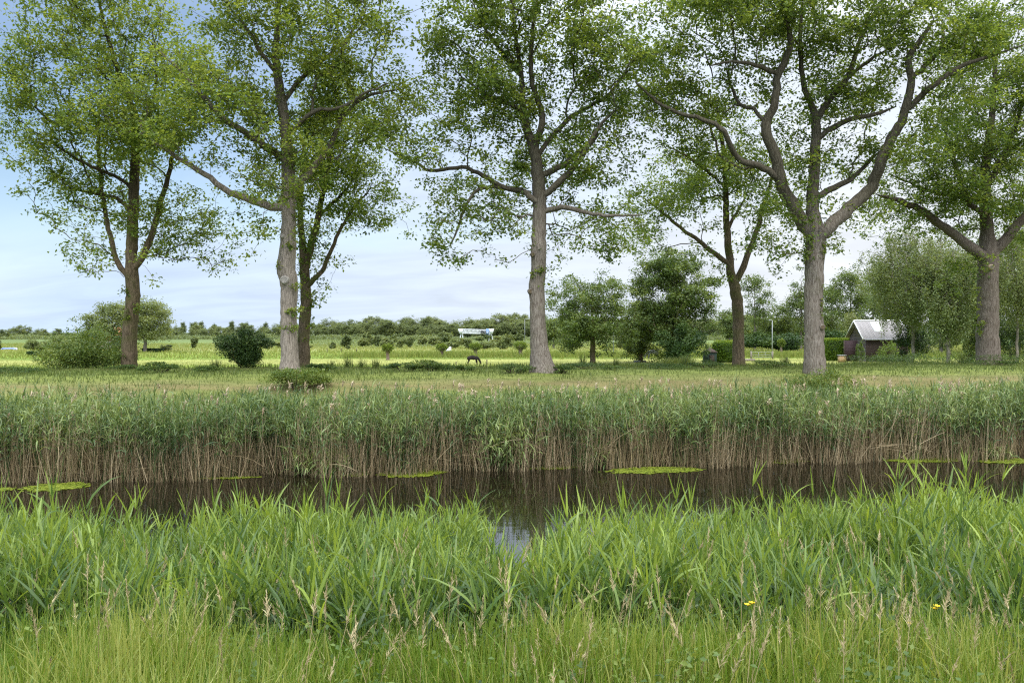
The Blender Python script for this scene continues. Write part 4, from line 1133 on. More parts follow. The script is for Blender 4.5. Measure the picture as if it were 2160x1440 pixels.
# far treeline: a few prototypes, copied
protos = []
kinds = [('round', 0.13, 1.0, 0.50, 0.5), ('oval', 0.12, 0.75, 0.42, 0.45), ('round', 0.22, 0.95, 0.62, 0.3), ('oval', 0.2, 0.7, 0.38, 0.35), ('round', 0.3, 1.15, 0.55, 0.25), ('cone', 0.1, 0.6, 0.3, 0.5)]
for k, (shp, bole, wf, tb, low) in enumerate(kinds):
    gb, gl = gen_tree(12.0, 5.0 * wf, 12 * bole, 230, 40, 0.42, tb=tb, shape=shp, trunk_r=0.2, sig=0.7, low=low, cv=0.18)
    g = Geo()
    for a in (gb, gl):
        for V in a.V: pass
    V = np.concatenate(gb.V + gl.V); nb = sum(len(v) for v in gb.V)
    fc = gb.Fc + [f + nb for f in gl.Fc]
    mi = np.concatenate([np.full(len(f), 0) for f in gb.Fc] + [np.full(len(f), 1) for f in gl.Fc])
    protos.append(np_mesh('distant_tree', V, fc, [M_FARBARK, M_FAR], np.concatenate([np.full(nb, .5)] + list(gl.T)), mi))
tl_lab = ['round-crowned green tree in the distant wood edge', 'narrow oval tree in the distant wood edge', 'pale round tree on a short bare stem in the distant wood edge', 'dark oval tree in the distant wood edge', 'wide tree on a tall bare stem in the distant wood edge', 'dark pointed conifer in the distant wood edge']
def treeline(u, y, vtop, kind, sx=1.0):
    zb = -0.5; h = CZ - (vtop - VH) / F * y - zb
    o = link_mesh('distant_tree', protos[kind], loc=(XU(u, y), y, zb))
    sc_ = h / 12.0
    o.scale = (sc_ * sx, sc_ * sx, sc_); o.rotation_euler = (0, 0, rng.uniform(0, 6.28))
    return tag(o, tl_lab[kind], 'tree', 'trees of the distant wood edge')
prof_u = [-80, 0, 120, 200, 330, 420, 520, 600, 640, 700, 780, 860, 920, 980, 1040, 1100, 1180, 1300, 1560, 1700]
prof_v = [688, 688, 694, 692, 688, 684, 685, 683, 681, 674, 669, 670, 672, 670, 668, 666, 670, 670, 666, 663]
u = -90.0; k = 0
while u < 1620:
    yb = 430 if u > 620 else 470
    vt = np.interp(u, prof_u, prof_v)
    treeline(u + rng.normal() * 4, yb + rng.uniform(-15, 25), vt + rng.uniform(-5, 10), int(rng.choice([0, 1, 2, 3, 4], p=[.32, .2, .16, .2, .12])), 1.05 + rng.uniform(-.15, .25))
    treeline(u + 9, yb - 25 + rng.uniform(-6, 6), vt + rng.uniform(6, 18), int(rng.choice([0, 1, 3])), 1.25)
    if 340 < u < 620 and k % 2 == 0:
        treeline(u + 5, 540, vt - rng.uniform(0, 6), 5, 0.9)
    u += 15 + rng.uniform(-3, 6); k += 1
# tangled growth along the foot of the wood
g = Geo(); n = 30000
x = rng.uniform(-320, 140, n); y = 385 + rng.uniform(-6, 8, n) + np.where(x < -110, 30, 0)
hz = 1.9 + 1.6 * vnoise(x, y, 0.05, 3.0) + 1.0 * vnoise(x, y, 0.2, 9.0)
Pos = np.stack([x, y, -0.5 + hz * rng.uniform(0, 1, n) ** 0.8], 1)
leaves(g, Pos, 0.75, np.clip(rng.normal(0.42, 0.2, n) + 0.2 * vnoise(x, y, 0.1, 6.0), 0, 1), 0.4)
tag(g.build('undergrowth', M_FAR), 'tangled growth along the foot of the distant wood', 'undergrowth', kind='stuff')

# bushes on the far verge
BG = 'young bushes on the far road verge'
verge = [(650, 728, 734, 6, 'tiny bush just right of the mossy oak, far verge'), (702, 722, 738, 5, 'small round bush left of the pointed one, far verge'), (731, 708, 737, 9, 'pointed dark bush left of the first pollard willow, far verge'),
    (765, 714, 733, 9, 'dark bush left of the wispy one, above the first pollard'), (776, 706, 731, 8, 'wispy pale bush above the left of the first pollard'), (798, 708, 733, 8, 'narrow bush above the first pollard'),
    (816, 714, 735, 10, 'low bush directly behind the first pollard'), (839, 704, 734, 13, 'big rounded bush right of the first pollard'), (866, 712, 733, 8, 'cone-shaped bush midway between first and second pollards'),
    (893, 710, 730, 8, 'pale cone bush left of the second pollard'), (932, 702, 728, 14, 'tall light bush above the second pollard'), (918, 712, 730, 10, 'dark low bush left above the second pollard'),
    (955, 716, 735, 11, 'small bush left below the gantry leg'), (981, 714, 736, 11, 'creamy flowering bush below the gantry left leg'), (1020, 708, 722, 15, 'light bush under the middle of the gantry'),
    (1030, 722, 737, 14, 'spotted pale bush right of the third pollard'), (1046, 710, 724, 8, 'cone bush right of the gantry right leg'), (1060, 718, 737, 11, 'broad pale bush between third and fourth pollards'),
    (1077, 706, 737, 11, 'tall green bush left of the fourth pollard'), (1095, 704, 722, 9, 'dark bush above the fourth pollard'), (410, 714, 738, 5, 'small upright bush in the meadow left of the dark bush'),
    (352, 728, 740, 9, 'pale low bush right of the yellowish round tree'), (590, 722, 734, 10, 'low bush just left of the grey oak, far verge'), (470, 724, 734, 8, 'low bush above the left of the dark bush, far verge'),
    (1215, 714, 734, 10, 'bush behind the left edge of the orchard tree'), (1320, 712, 736, 14, 'bush behind the right edge of the orchard tree')]
for (u, vt, vb, wp, lab) in verge:
    y = 3.9 * F / (vb - VH)
    bush('verge_bush', lab, 'shrub', u, vb, y, wp * 1.3, vb - vt, M_FAR, 1500, 0.0021 * y, 0.52 + rng.normal() * 0.14, 12, group=BG, shape='cone' if ('cone' in lab or 'pointed' in lab) else 'dome', stems=False)

g = Geo(); n = 26000
y = rng.uniform(205, 380, n); x = XU(rng.uniform(560, 1260, n), y)
hz = np.clip(0.5 + 1.3 * np.array([mnoise.noise(Vector((a * 0.09, b_ * 0.05, 7.0))) for a, b_ in zip(x, y)]), 0.15, 1.0)
Pos = np.stack([x, y, -0.5 + hz * rng.uniform(0, 1, n)], 1)
leaves(g, Pos, 0.40, np.clip(rng.normal(0.55, 0.2, n) - 0.2 * (hz > 0.9), 0, 1), 0.4)
tag(g.build('rough_growth', M_FAR), 'low rough growth between the young bushes of the far verge', 'undergrowth', kind='stuff')

# pollard willows
PG = 'pollard willows along the meadow ditch'
M_POL = bark_mat('pollard_bark', (0.10, 0.07, 0.055), (0.24, 0.18, 0.145), 0.05)
def pollard(u, vt, vb, wp, lab, tw=0.35):
    y = 3.9 * F / (vb - VH); x = XU(u, y)
    hz = (vb - vt) / F * y; w = wp / F * y
    root = empty('pollard_willow', (x, y, -0.5), lab, 'tree', PG)
    g = Geo()
    ht = hz * 0.58
    tube(g, [[0, 0, -.2], [0.02, 0, ht * .3], [-.03, 0, ht * .7], [0, 0, ht]], [w * .30, w * .24, w * .25, w * .36], 12, rough=0.12)
    for k in range(7):
        a = k * 0.9 + rng.uniform(0, .4)
        tube(g, [[0, 0, ht * .72], [math.cos(a) * w * .34, math.sin(a) * w * .34, ht * .98], [math.cos(a) * w * .52, math.sin(a) * w * .52, ht * 1.12]], [w * .16, w * .12, w * .07], 6, rough=.1)
    g.build('trunk', M_POL, root, smooth=True)
    n = 3000
    d = norm(rng.normal(size=(n, 3)) * np.array([1, 1, .8]) + np.array([0, 0, .35]))
    q = d * np.array([w, w * .9, hz * .30]) * (rng.uniform(.2, 1.0, (n, 1)) ** .45) * (1 + .18 * np.sin(d[:, :1] * 9) * np.cos(d[:, 2:] * 7))
    g = Geo(); leaves(g, q + np.array([0, 0, hz * .70]), 0.17, np.clip(rng.normal(.45, .2, n) + .15 * d[:, 2], 0, 1), .4, d * 1.2, .35)
    g.build('crown', M_WILLOW, root)
pollard(818, 724, 759, 13, 'pollard willow with a tilted bushy head, left of the other pollards')
pollard(932, 724, 753, 14, 'pollard willow with a white board behind it')
pollard(1003, 722, 752, 14, 'pollard willow right above the grazing horse')
pollard(1098, 719, 753, 16, 'pollard willow just left of the flared middle oak')
pollard(1648, 714, 746, 9, 'small ball-headed pollard willow left of the spreading oak')
pollard(1325, 722, 750, 11, 'pollard willow half hidden behind the orchard tree')

# ------------------------------------------------------------------ horses
M_HORSE = flat_mat('dark_horse_coat', (0.020, 0.016, 0.016), 0.85, 0.35, 4, 0, 0.1)
M_HORSE2 = flat_mat('grey_horse_coat', (0.07, 0.075, 0.085), 0.6, 0.4, 4)
M_MANE = flat_mat('horse_mane', (0.012, 0.011, 0.011), 0.7, 0.3, 8)
def horse(label, u, vb, scale, mat, flip, graze):
    y = 3.9 * F / (vb - VH)
    root = empty('horse', (XU(u, y), y, -0.5), label, 'horse', None, 0.0)
    sx = -1 if flip else 1
    V, E, R = [], [], []
    def add(p, r, par=None):
        V.append((p[0] * sx * scale, p[1] * scale, p[2] * scale)); R.append(r * scale * 1.22)
        if par is not None: E.append((par, len(V) - 1))
        return len(V) - 1
    pel = add((-.55, 0, 1.12), .27); loin = add((-.2, 0, 1.12), .28, pel); rib = add((.15, 0, 1.08), .29, loin); sh = add((.5, 0, 1.12), .26, rib)
    rump = add((-.78, 0, 1.02), .20, pel)
    if graze: nk = [(.74, 0, .98, .17), (.95, 0, .66, .13), (1.08, 0, .42, .12), (1.13, 0, .28, .10), (1.15, 0, .12, .065)]
    else: nk = [(.72, 0, 1.32, .17), (.9, 0, 1.52, .13), (1.02, 0, 1.58, .12), (1.18, 0, 1.46, .09), (1.3, 0, 1.34, .065)]
    p = sh
    for a in nk: p = add(a[:3], a[3], p)
    for s_, fx in ((-.15, .10), (.15, -.06)):
        q = add((.48 + fx * .2, s_, .82), .13, sh); q = add((.50 + fx, s_, .5), .07, q); q = add((.50 + fx, s_, .28), .05, q); q = add((.52 + fx * 1.3, s_, .06), .055, q); add((.56 + fx * 1.3, s_, .02), .06, q)
        q = add((-.66 - fx * .3, s_, .82), .16, pel); q = add((-.60 + fx * .4, s_, .6), .09, q); q = add((-.78 + fx * .5, s_, .42), .06, q); q = add((-.75 + fx * .5, s_, .2), .05, q); q = add((-.72 + fx * .5, s_, .06), .055, q); add((-.67 + fx * .5, s_, .02), .06, q)
    me = bpy.data.meshes.new('body'); me.from_pydata(V, E, []); me.update(); me.materials.append(mat)
    o = link_mesh('body', me, root)
    m = o.modifiers.new('skin', 'SKIN'); m.use_smooth_shade = True
    if not me.skin_vertices: me.skin_vertices.new() if hasattr(me.skin_vertices, 'new') else None
    if me.skin_vertices:
        for k, d in enumerate(me.skin_vertices[0].data):
            d.radius = (R[k] * .8 if k < 5 else R[k], R[k]); d.use_root = (k == 0)
    s2 = o.modifiers.new('sub', 'SUBSURF'); s2.levels = 1; s2.render_levels = 2
    g = Geo(); k = 60
    ribbons(g, np.stack([np.full(k, -.84 * sx * scale), rng.normal(0, .03, k), np.full(k, 1.12 * scale)], 1), np.stack([np.full(k, -.22 * sx), rng.normal(0, .12, k), np.full(k, -.8)], 1), .85 * scale, .03, 3.0, 5, .5, np.array([.5, 1, 1, 1, .8, .2]))
    g.build('tail', M_MANE, root)
    g = Geo(); k = 70
    f = rng.uniform(0, 1, k)
    a, b_ = np.array((.55, 0, 1.36)), np.array(nk[2][:3]) + np.array((-.02, 0, .12))
    B = (a[None] * (1 - f)[:, None] + b_[None] * f[:, None]) * scale; B[:, 0] *= sx
    ribbons(g, B, np.stack([rng.normal(0, .2, k), rng.normal(-.5, .2, k), np.full(k, .2)], 1), .22 * scale, .03, 3.0, 3, .5)
    g.build('mane', M_MANE, root)
    for s_ in (-.06, .06):
        g = Geo(); e = np.array(nk[2][:3]) + np.array((-.02, 0, .1)); e = e * np.array([sx, 1, 1]) + np.array([0, s_, 0])
        tube(g, [e * scale, (e + np.array([0, 0, .1])) * scale, (e + np.array([.02 * sx, 0, .17])) * scale], [.035 * scale, .03 * scale, .004], 5)
        g.build('ear', mat, root)
horse('dark grey horse grazing in the meadow with its head down', 998, 769.5, 0.80, M_HORSE, False, True)
horse('grey horse with dark legs grazing half behind the tall dense tree', 1376, 757, 0.95, M_HORSE2, True, True)

# ------------------------------------------------------------------ barn, sheds, hedges
def planks(name, c, dark, n=9.0, axis=0, rough=0.85):
    m, nt, N, L, b, out = new_mat(name)
    tc = N.new('ShaderNodeTexCoord'); w = N.new('ShaderNodeTexWave'); w.wave_type = 'BANDS'; w.bands_direction = 'X' if axis == 0 else 'Y' if axis == 1 else 'Z'
    w.inputs['Scale'].default_value = n; w.inputs['Distortion'].default_value = 0.3; w.inputs['Detail'].default_value = 2
    L.new(tc.outputs['Object'], w.inputs['Vector'])
    n1 = N.new('ShaderNodeTexNoise'); n1.inputs['Scale'].default_value = 2.0; n1.inputs['Detail'].default_value = 6; L.new(tc.outputs['Object'], n1.inputs['Vector'])
    ad = N.new('ShaderNodeMath'); ad.operation = 'MULTIPLY_ADD'; L.new(n1.outputs[0], ad.inputs[0]); ad.inputs[1].default_value = 0.6
    mu = N.new('ShaderNodeMath'); mu.operation = 'MULTIPLY'; L.new(w.outputs[0], mu.inputs[0]); mu.inputs[1].default_value = 0.5; L.new(mu.outputs[0], ad.inputs[2])
    r = ramp(nt, [(0.15, dark), (0.75, c)]); L.new(ad.outputs[0], r.inputs[0]); L.new(r.outputs[0], b.inputs['Base Color'])
    b.inputs['Roughness'].default_value = rough
    bu = N.new('ShaderNodeBump'); bu.inputs['Strength'].default_value = 0.5; bu.inputs['Distance'].default_value = 0.03; L.new(w.outputs[0], bu.inputs['Height']); L.new(bu.outputs[0], b.inputs['Normal'])
    return m
M_WALL = planks('brown_boards', (0.075, 0.048, 0.042), (0.035, 0.022, 0.02), 2.4)
M_GABLE = planks('grey_brown_boards', (0.19, 0.155, 0.135), (0.11, 0.09, 0.08), 1.6, 2)
M_FENCE = planks('dark_red_boards', (0.045, 0.022, 0.026), (0.022, 0.012, 0.014), 1.6, 2)
M_ROOF = planks('corrugated_sheet', (0.33, 0.31, 0.31), (0.19, 0.175, 0.17), 1.6, 0, 0.8)
M_WHITE = flat_mat('white_paint', (0.72, 0.72, 0.72), 0.5, 0.08)
M_SKYL = flat_mat('translucent_sheet', (0.72, 0.74, 0.68), 0.3, 0.08)
M_DKGREEN = planks('green_boards', (0.03, 0.055, 0.045), (0.015, 0.03, 0.025), 2.0)
M_TILE = flat_mat('orange_tiles', (0.42, 0.17, 0.09), 0.8, 0.3, 3)
M_BRICK = flat_mat('pale_brick', (0.30, 0.24, 0.20), 0.9, 0.25, 4)
M_METAL = flat_mat('galvanised_steel', (0.30, 0.31, 0.32), 0.6, 0.15, 8, 0.2)
M_DARK = flat_mat('dark_wood', (0.06, 0.045, 0.035), 0.8)
M_GREYWOOD = flat_mat('grey_timber', (0.22, 0.19, 0.16), 0.85)
M_GLASS = flat_mat('dark_glass', (0.02, 0.025, 0.03), 0.1, 0.1, 4, 0, 0.6)

YB = 106.0; BZ = -0.5
bx0, bx1 = XU(1827, YB), XU(1915, YB)
eave = CZ - (711.5 - VH) / F * YB; ridge = CZ - (677.5 - VH) / F * (YB + 2.6)
Wd = 5.2
root = empty('barn', ((bx0 + bx1) / 2, YB, BZ), 'dark brown wooden barn with grey corrugated roof under the birches', 'barn')
hl = (bx1 - bx0) / 2; e_, r_ = eave - BZ, ridge - BZ
for yy in (0.05, Wd - .05):
    g = Geo(); box(g, (0, yy, e_ / 2), (2 * hl, 0.1, e_)); g.build('long_wall', M_WALL, root)
for s_, nm in ((-1, 'gable_wall'), (1, 'gable_wall')):
    g = Geo()
    pts = [(0.12, 0), (Wd - .12, 0), (Wd - .12, e_), (Wd / 2, r_ - .06), (0.12, e_)]
    V = [(s_ * hl - .005 * s_, a, b_) for a, b_ in pts] + [(s_ * (hl - .1), a, b_) for a, b_ in pts]
    g.add(V, [np.array([[0, 1, 2, 3, 4]]), np.array([[9, 8, 7, 6, 5]]), np.array([[k, (k + 1) % 5, (k + 1) % 5 + 5, k + 5] for k in range(5)])])
    g.build(nm, M_GABLE, root)
# corrugated roof slopes
g = Geo()
ov, sh_ = 0.3, 0.35
sl = (r_ - e_) / (Wd / 2)
nx_ = 160; xr = np.linspace(-hl - ov - .2, hl + ov, nx_)
wave = 0.03 * np.sin(xr * 2 * math.pi / 0.30)
for sgn in (1, -1):
    y_in, y_out = Wd / 2, (Wd / 2 - (Wd / 2 + sh_) * 1)
    rows = []
    for f in (0, 1):
        yy = Wd / 2 - sgn * f * (Wd / 2 + sh_)
        zz = r_ - f * (Wd / 2 + sh_) * sl + 0.06
        rows.append(np.stack([xr, np.full(nx_, yy), zz + wave], 1))
    Vt = np.concatenate(rows); Vb = Vt - np.array([0, 0, .025])
    j = np.arange(nx_ - 1)
    g.add(np.concatenate([Vt, Vb]), [np.stack([j, j + 1, j + 1 + nx_, j + nx_], 1), np.stack([j, j + nx_, j + 1 + nx_, j + 1], 1) + 2 * nx_, np.stack([j + nx_, j + 1 + nx_, j + 1 + 3 * nx_, j + 3 * nx_], 1)])
rf = g.build('roof', M_ROOF, root)
def slope_pt(x, f, dz): return (x, Wd / 2 - f * (Wd / 2 + sh_), r_ - f * (Wd / 2 + sh_) * sl + dz)
g = Geo()
xa, xb = XU(1851, YB) - (bx0 + bx1) / 2, XU(1870, YB) - (bx0 + bx1) / 2
V = [slope_pt(xa, .08, .11), slope_pt(xb, .08, .11), slope_pt(xb, .58, .11), slope_pt(xa, .58, .11)]
V += [(p[0], p[1], p[2] - .03) for p in V]
g.add(V, [np.array([[0, 3, 2, 1], [4, 5, 6, 7], [0, 1, 5, 4], [1, 2, 6, 5], [2, 3, 7, 6], [3, 0, 4, 7]])])
g.build('skylight', M_SKYL, rf)
for s_, xx in ((-1, -hl - ov - .24), (1, hl + ov + .04)):
    g = Geo()
    for ff in (0,):
        a, b_ = np.array(slope_pt(xx, 0, .06)), np.array(slope_pt(xx, 1, .06))
        tube(g, [a, (a + b_) / 2, b_], [.09] * 3, 4, cap=True)
        a2 = a.copy(); b2 = b_.copy(); b2[1] = Wd - b_[1]
        tube(g, [a2 + np.array([0, .02, 0]), (a2 + b2) / 2, b2], [.09] * 3, 4, cap=True)
    g.build('barge_board', M_WHITE, rf)
g = Geo(); tube(g, [(-hl - ov - .2, Wd / 2, r_ + .10), (0, Wd / 2, r_ + .10), (hl + ov, Wd / 2, r_ + .10)], [.10] * 3, 8, cap=True); g.build('ridge_cap', M_WHITE, rf)
g = Geo(); tube(g, [(-hl - ov, -sh_ - .06, e_ - sh_ * sl + .0), (0, -sh_ - .06, e_ - sh_ * sl), (hl + ov, -sh_ - .06, e_ - sh_ * sl)], [.07] * 3, 8, cap=True); g.build('gutter', M_METAL, rf)

# board screen at the barn's left corner
g = Geo()
xa, xb = XU(1781, YB + 1.5), XU(1808, YB + 1.5)
hz = CZ - (718 - VH) / F * YB + .5
root = empty('board_screen', ((xa + xb) / 2, YB + 1.4, -.5), 'dark reddish board screen joining the clipped hedge to the barn', 'fence')
box(g, (0, 0, hz / 2), (xb - xa, .06, hz)); g.build('panel', M_FENCE, root)
g = Geo(); box(g, (-(xb - xa) / 2 - .06, 0, hz / 2), (.12, .12, hz + .05)); g.build('post', M_DARK, root)
# wooden crate with lid
xc = XU(1776, 104.0)
root = empty('wooden_box', (xc, 104.0, -.5), 'small light wooden box with a grey lid beside the board screen', 'box')
g = Geo(); box(g, (0, 0, .42), (.85, .6, .84)); g.build('body', flat_mat('light_wood', (.42, .28, .15), .8, .2, 5), root)
g = Geo(); box(g, (0, 0, .89), (1.0, .72, .09)); g.build('lid', M_METAL, root)


def clipped_hedge(label, u0, u1, vt, vb, y, dep, tb, rnd, lm):
    xa, xb = XU(u0, y), XU(u1, y); w = (xb - xa) / 2
    hz = CZ - (vt - VH) / F * y + .5
    root = empty('clipped_hedge', ((xa + xb) / 2, y, -.5), label, 'hedge')
    n = 9000
    q = rng.uniform(-1, 1, (n, 3))
    ax = rng.integers(0, 3, n)
    sg = np.where(rng.uniform(size=n) < .5, -1.0, 1.0)
    q[np.arange(n), ax] = sg * rng.uniform(.86, 1.03, n)
    nrm = np.sign(q) * (np.abs(q) > .84)
    if rnd:
        q = np.sign(q) * np.abs(q); ln_ = (np.abs(q) ** 4).sum(1, keepdims=True) ** .25; q = q / ln_ * rng.uniform(.9, 1.03, (n, 1))
    Pos = q * np.array([w, dep, hz / 2]) + np.array([0, 0, hz / 2])
    Pos[:, 2] = np.maximum(Pos[:, 2], .03)
    top = np.clip((Pos[:, 2] / hz - .86) / .1, 0, 1)
    g = Geo(); leaves(g, Pos, .17, np.clip(rng.normal(tb, .17, n) + .25 * top, 0, 1), .3, nrm * .7 + np.array([0, 0, .4]), .6)
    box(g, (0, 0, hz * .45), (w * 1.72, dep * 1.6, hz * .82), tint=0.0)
    g.build('foliage', lm, root)
    g = Geo(); k = 90
    p = np.stack([rng.uniform(-w, w, k), rng.uniform(-dep, dep, k), np.full(k, hz * .97)], 1)
    ribbons(g, p, np.stack([rng.normal(0, .2, k), rng.normal(0, .2, k), np.ones(k)], 1), .28, .09, .3, 2, .9)
    g.build('shoots', lm, root)
M_HEDGE = leaf_mat('hedge_leaf', (0.045, 0.09, 0.012), (0.11, 0.19, 0.02), (0.26, 0.33, 0.04), 0.3)
clipped_hedge('long clipped hedge with a bright top left of the barn', 1736, 1784, 714, 748, 110.0, 1.3, .45, False, M_HEDGE)
clipped_hedge('rounded clipped hedge left behind the V-forked oak trunk', 1505, 1562, 719, 752, 104.0, 1.6, .38, True, M_HEDGE)

# green hut
y0 = 100.0; x0 = XU(1497, y0)
root = empty('garden_hut', (x0, y0, -.5), 'small dark green hut with a brown pointed roof beside the rounded hedge', 'hut')
g = Geo(); box(g, (0, 0, .7), (1.4, 1.4, 1.4)); g.build('wall', M_DKGREEN, root)
g = Geo(); g.add([(-.85, -.85, 1.38), (.85, -.85, 1.38), (.85, .85, 1.38), (-.85, .85, 1.38), (0, 0, 2.0)], [np.array([[0, 1, 4], [1, 2, 4], [2, 3, 4], [3, 0, 4]]), np.array([[3, 2, 1, 0]])])
g.build('roof', planks('shingle', (.13, .09, .08), (.06, .04, .035), 3, 2), root)
g = Geo(); box(g, (0.1, -.72, .55), (.6, .05, 1.05)); g.build('door', M_DARK, root)

# field gate
y0 = 116.0; xa, xb = XU(1586, y0), XU(1628, y0)
root = empty('field_gate', ((xa + xb) / 2, y0, -.5), 'tubular metal field gate in the meadow right of the V-forked oak', 'gate')
w = (xb - xa) / 2
g = Geo()
for zz in (.25, .62, .98): beam(g, (-w, 0, zz), (w, 0, zz), .05)
for xx in np.linspace(-w, w, 4): beam(g, (xx, 0, .25), (xx, 0, .98), .045)
g.build('rails', M_METAL, root)
for xx in (-w - .12, w + .12):
    g = Geo(); box(g, (xx, 0, .55), (.16, .16, 1.2)); g.build('post', M_GREYWOOD, root)
g = Geo(); box(g, (0, 0, 0), (2.6, .3, .3))
tag(g.build('timber_beam', M_GREYWOOD, loc=(XU(1572, 108.), 108., -.35)), 'grey timber beam lying in the grass left of the field gate', 'beam')
# trough
root = empty('water_trough', (XU(1350, 104.), 104., -.5), 'low grey drinking trough with a black float box in the meadow', 'trough')
g = Geo(); box(g, (0, 0, .12), (1.5, .45, .22)); g.build('basin', M_METAL, root)
g = Geo(); box(g, (-.05, 0, .36), (.22, .25, .24)); g.build('float_box', M_DARK, root)

# fence posts in the meadow
for (u, vb, hp, lab) in [(1027, 776, 15, 'dark wooden fence post just right of the grazing horse'), (962, 773, 8, 'short fence post left of the grazing horse'), (1660, 768, 12, 'thin fence post left of the spreading oak trunk'),
                         (420, 782, 9, 'short fence post left of the dark bush'), (690, 744, 8, 'fence post in the far meadow, left of three'), (720, 744, 8, 'fence post in the far meadow, middle of three'), (752, 744, 8, 'fence post in the far meadow, right of three')]:
    y0 = min(3.9 * F / (vb - VH), 200)
    g = Geo(); hz = hp / F * y0 + .15
    tube(g, [(0, 0, -.2), (0.01, 0, hz * .5), (0, .01, hz)], [.07, .065, .06], 7, cap=True, rough=.1)
    tag(g.build('fence_post', M_DARK, loc=(XU(u, y0), y0, -.5)), lab, 'post', 'fence posts in the meadow')
# white board
y0 = 150.0
root = empty('white_board', (XU(946, y0), y0, -.5), 'small white board leaning beside the second pollard willow', 'board')
g = Geo(); g.add([(-.5, 0, .35), (.5, 0, .35), (.5, .1, 1.15), (.1, .1, 1.1), (-.5, .02, .42), (-.5, .04, .35), (.5, .04, .35), (.5, .14, 1.15), (.1, .14, 1.1), (-.5, .06, .42)],
               [np.array([[0, 1, 2, 3, 4]]), np.array([[9, 8, 7, 6, 5]]), np.array([[k, k + 5, (k + 1) % 5 + 5, (k + 1) % 5] for k in range(5)])]); g.build('panel', M_WHITE, root)
for xx in (-.4, .4):
    g = Geo(); box(g, (xx, .2, .35), (.08, .08, .9)); g.build('post', M_GREYWOOD, root)

# house with orange roof
y0 = 172.0; x0 = XU(228, y0); w, d_, e_, r_ = 3.4, 6.0, 2.3, 5.0
root = empty('farmhouse', (x0, y0, -.5), 'low farmhouse with an orange tiled roof behind the big pale shrub', 'house')
g = Geo(); box(g, (0, d_ / 2, e_ / 2), (2 * w, d_, e_)); g.build('wall', M_BRICK, root)
g = Geo()
V = [(-w - .3, -.4, e_ - .1), (w + .3, -.4, e_ - .1), (w + .3, d_ / 2, r_), (-w - .3, d_ / 2, r_), (-w - .3, d_ + .4, e_ - .1), (w + .3, d_ + .4, e_ - .1)]
g.add(V, [np.array([[0, 1, 2, 3], [3, 2, 5, 4], [0, 4, 5, 1]]), np.array([[0, 3, 4], [1, 5, 2]])]); rf = g.build('roof', M_TILE, root)
g = Geo(); box(g, (w * .55, d_ / 2, r_ + .25), (.6, .6, 1.3)); g.build('chimney', M_TILE, rf)
for xx in (-1.8, 0.2, 2.0):
    g = Geo(); box(g, (xx, -.03, 1.3), (1.0, .1, 1.0)); wn = g.build('window', M_WHITE, root)
    g = Geo(); box(g, (xx, -.085, 1.3), (.8, .02, .8)); g.build('pane', M_GLASS, wn)

# covered heap at the left edge
y0 = 176.0; x0 = XU(20, y0)
root = empty('tarpaulin', (x0, y0, -.5), 'low blue and white tarpaulin lying in the meadow at the left edge', 'tarpaulin')
k = 15
xs_ = np.linspace(-1.7, 1.7, k); ys_ = np.linspace(-.6, .6, 7)
for nm, mat_, y1, y2, dz in (('cover', flat_mat('blue_sheet', (.16, .22, .55), .5, .2, 3), -1, 1, 0.0), ('top_sheet', M_WHITE, -.2, .75, .03)):
    g = Geo()
    XX, YY = np.meshgrid(xs_ * (1 if dz == 0 else .96), np.linspace(-.6 * -y1 if False else .6 * y1, .6 * y2, 7))
    HH = 0.48 * np.clip(1 - (XX / 1.75) ** 6, 0, 1) * np.clip(1 - (YY / .65) ** 4, 0, 1) ** .6 + dz
    HH = HH + np.array([mnoise.noise(Vector((a_ * 2, b_ * 2, 4))) * .05 for a_, b_ in zip(XX.ravel(), YY.ravel())]).reshape(XX.shape)
    i_ = (np.arange(6)[:, None] * k + np.arange(k - 1)[None]).ravel()
    g.add(np.stack([XX.ravel(), YY.ravel(), HH.ravel()], 1), [np.stack([i_, i_ + 1, i_ + k + 1, i_ + k], 1)])
    g.build(nm, mat_, root, smooth=True)

# ------------------------------------------------------------------ gantry, lamp posts
y0 = 300.0; zb = -.5
def G(u, v): return np.array([(u - 1080) / F * y0, 0, CZ - (v - VH) / F * y0])
c0 = G(1001, 700); c0[2] = zb
root = empty('road_gantry', (c0[0], y0, zb), 'white lattice road gantry with sign boards before the distant wood', 'gantry')
M_GAN = flat_mat('gantry_white', (.68, .70, .72), .4, .06)
o0 = np.array([c0[0], 0, zb])
top_l, bot_l = G(970, 694) - o0, G(974, 702.5) - o0
top_r, bot_r = G(1038.5, 696.5) - o0, G(1035, 704) - o0
g = Geo()
for dy in (-.7, .7):
    D = np.array([0, dy, 0])
    beam(g, top_l + D, top_r + D, .32); beam(g, bot_l + D, bot_r + D, .32)
    N_ = 24
    for k in range(N_):
        a = top_l + (top_r - top_l) * k / N_; b_ = bot_l + (bot_r - bot_l) * (k + .5) / N_; c_ = top_l + (top_r - top_l) * (k + 1) / N_
        beam(g, a + D, b_ + D, .10); beam(g, b_ + D, c_ + D, .10)
g.build('truss', M_GAN, root)
for (ut, ub, s_) in ((973, 969, -1), (975, 977.5, 1), (1033.5, 1030.5, -1), (1035, 1040.5, 1)):
    a = G(ut, 700) - o0; b_ = G(ub, 722) - o0; b_[2] = -.1
    g = Geo(); beam(g, a, b_, .45); g.build('leg', M_GAN, root)
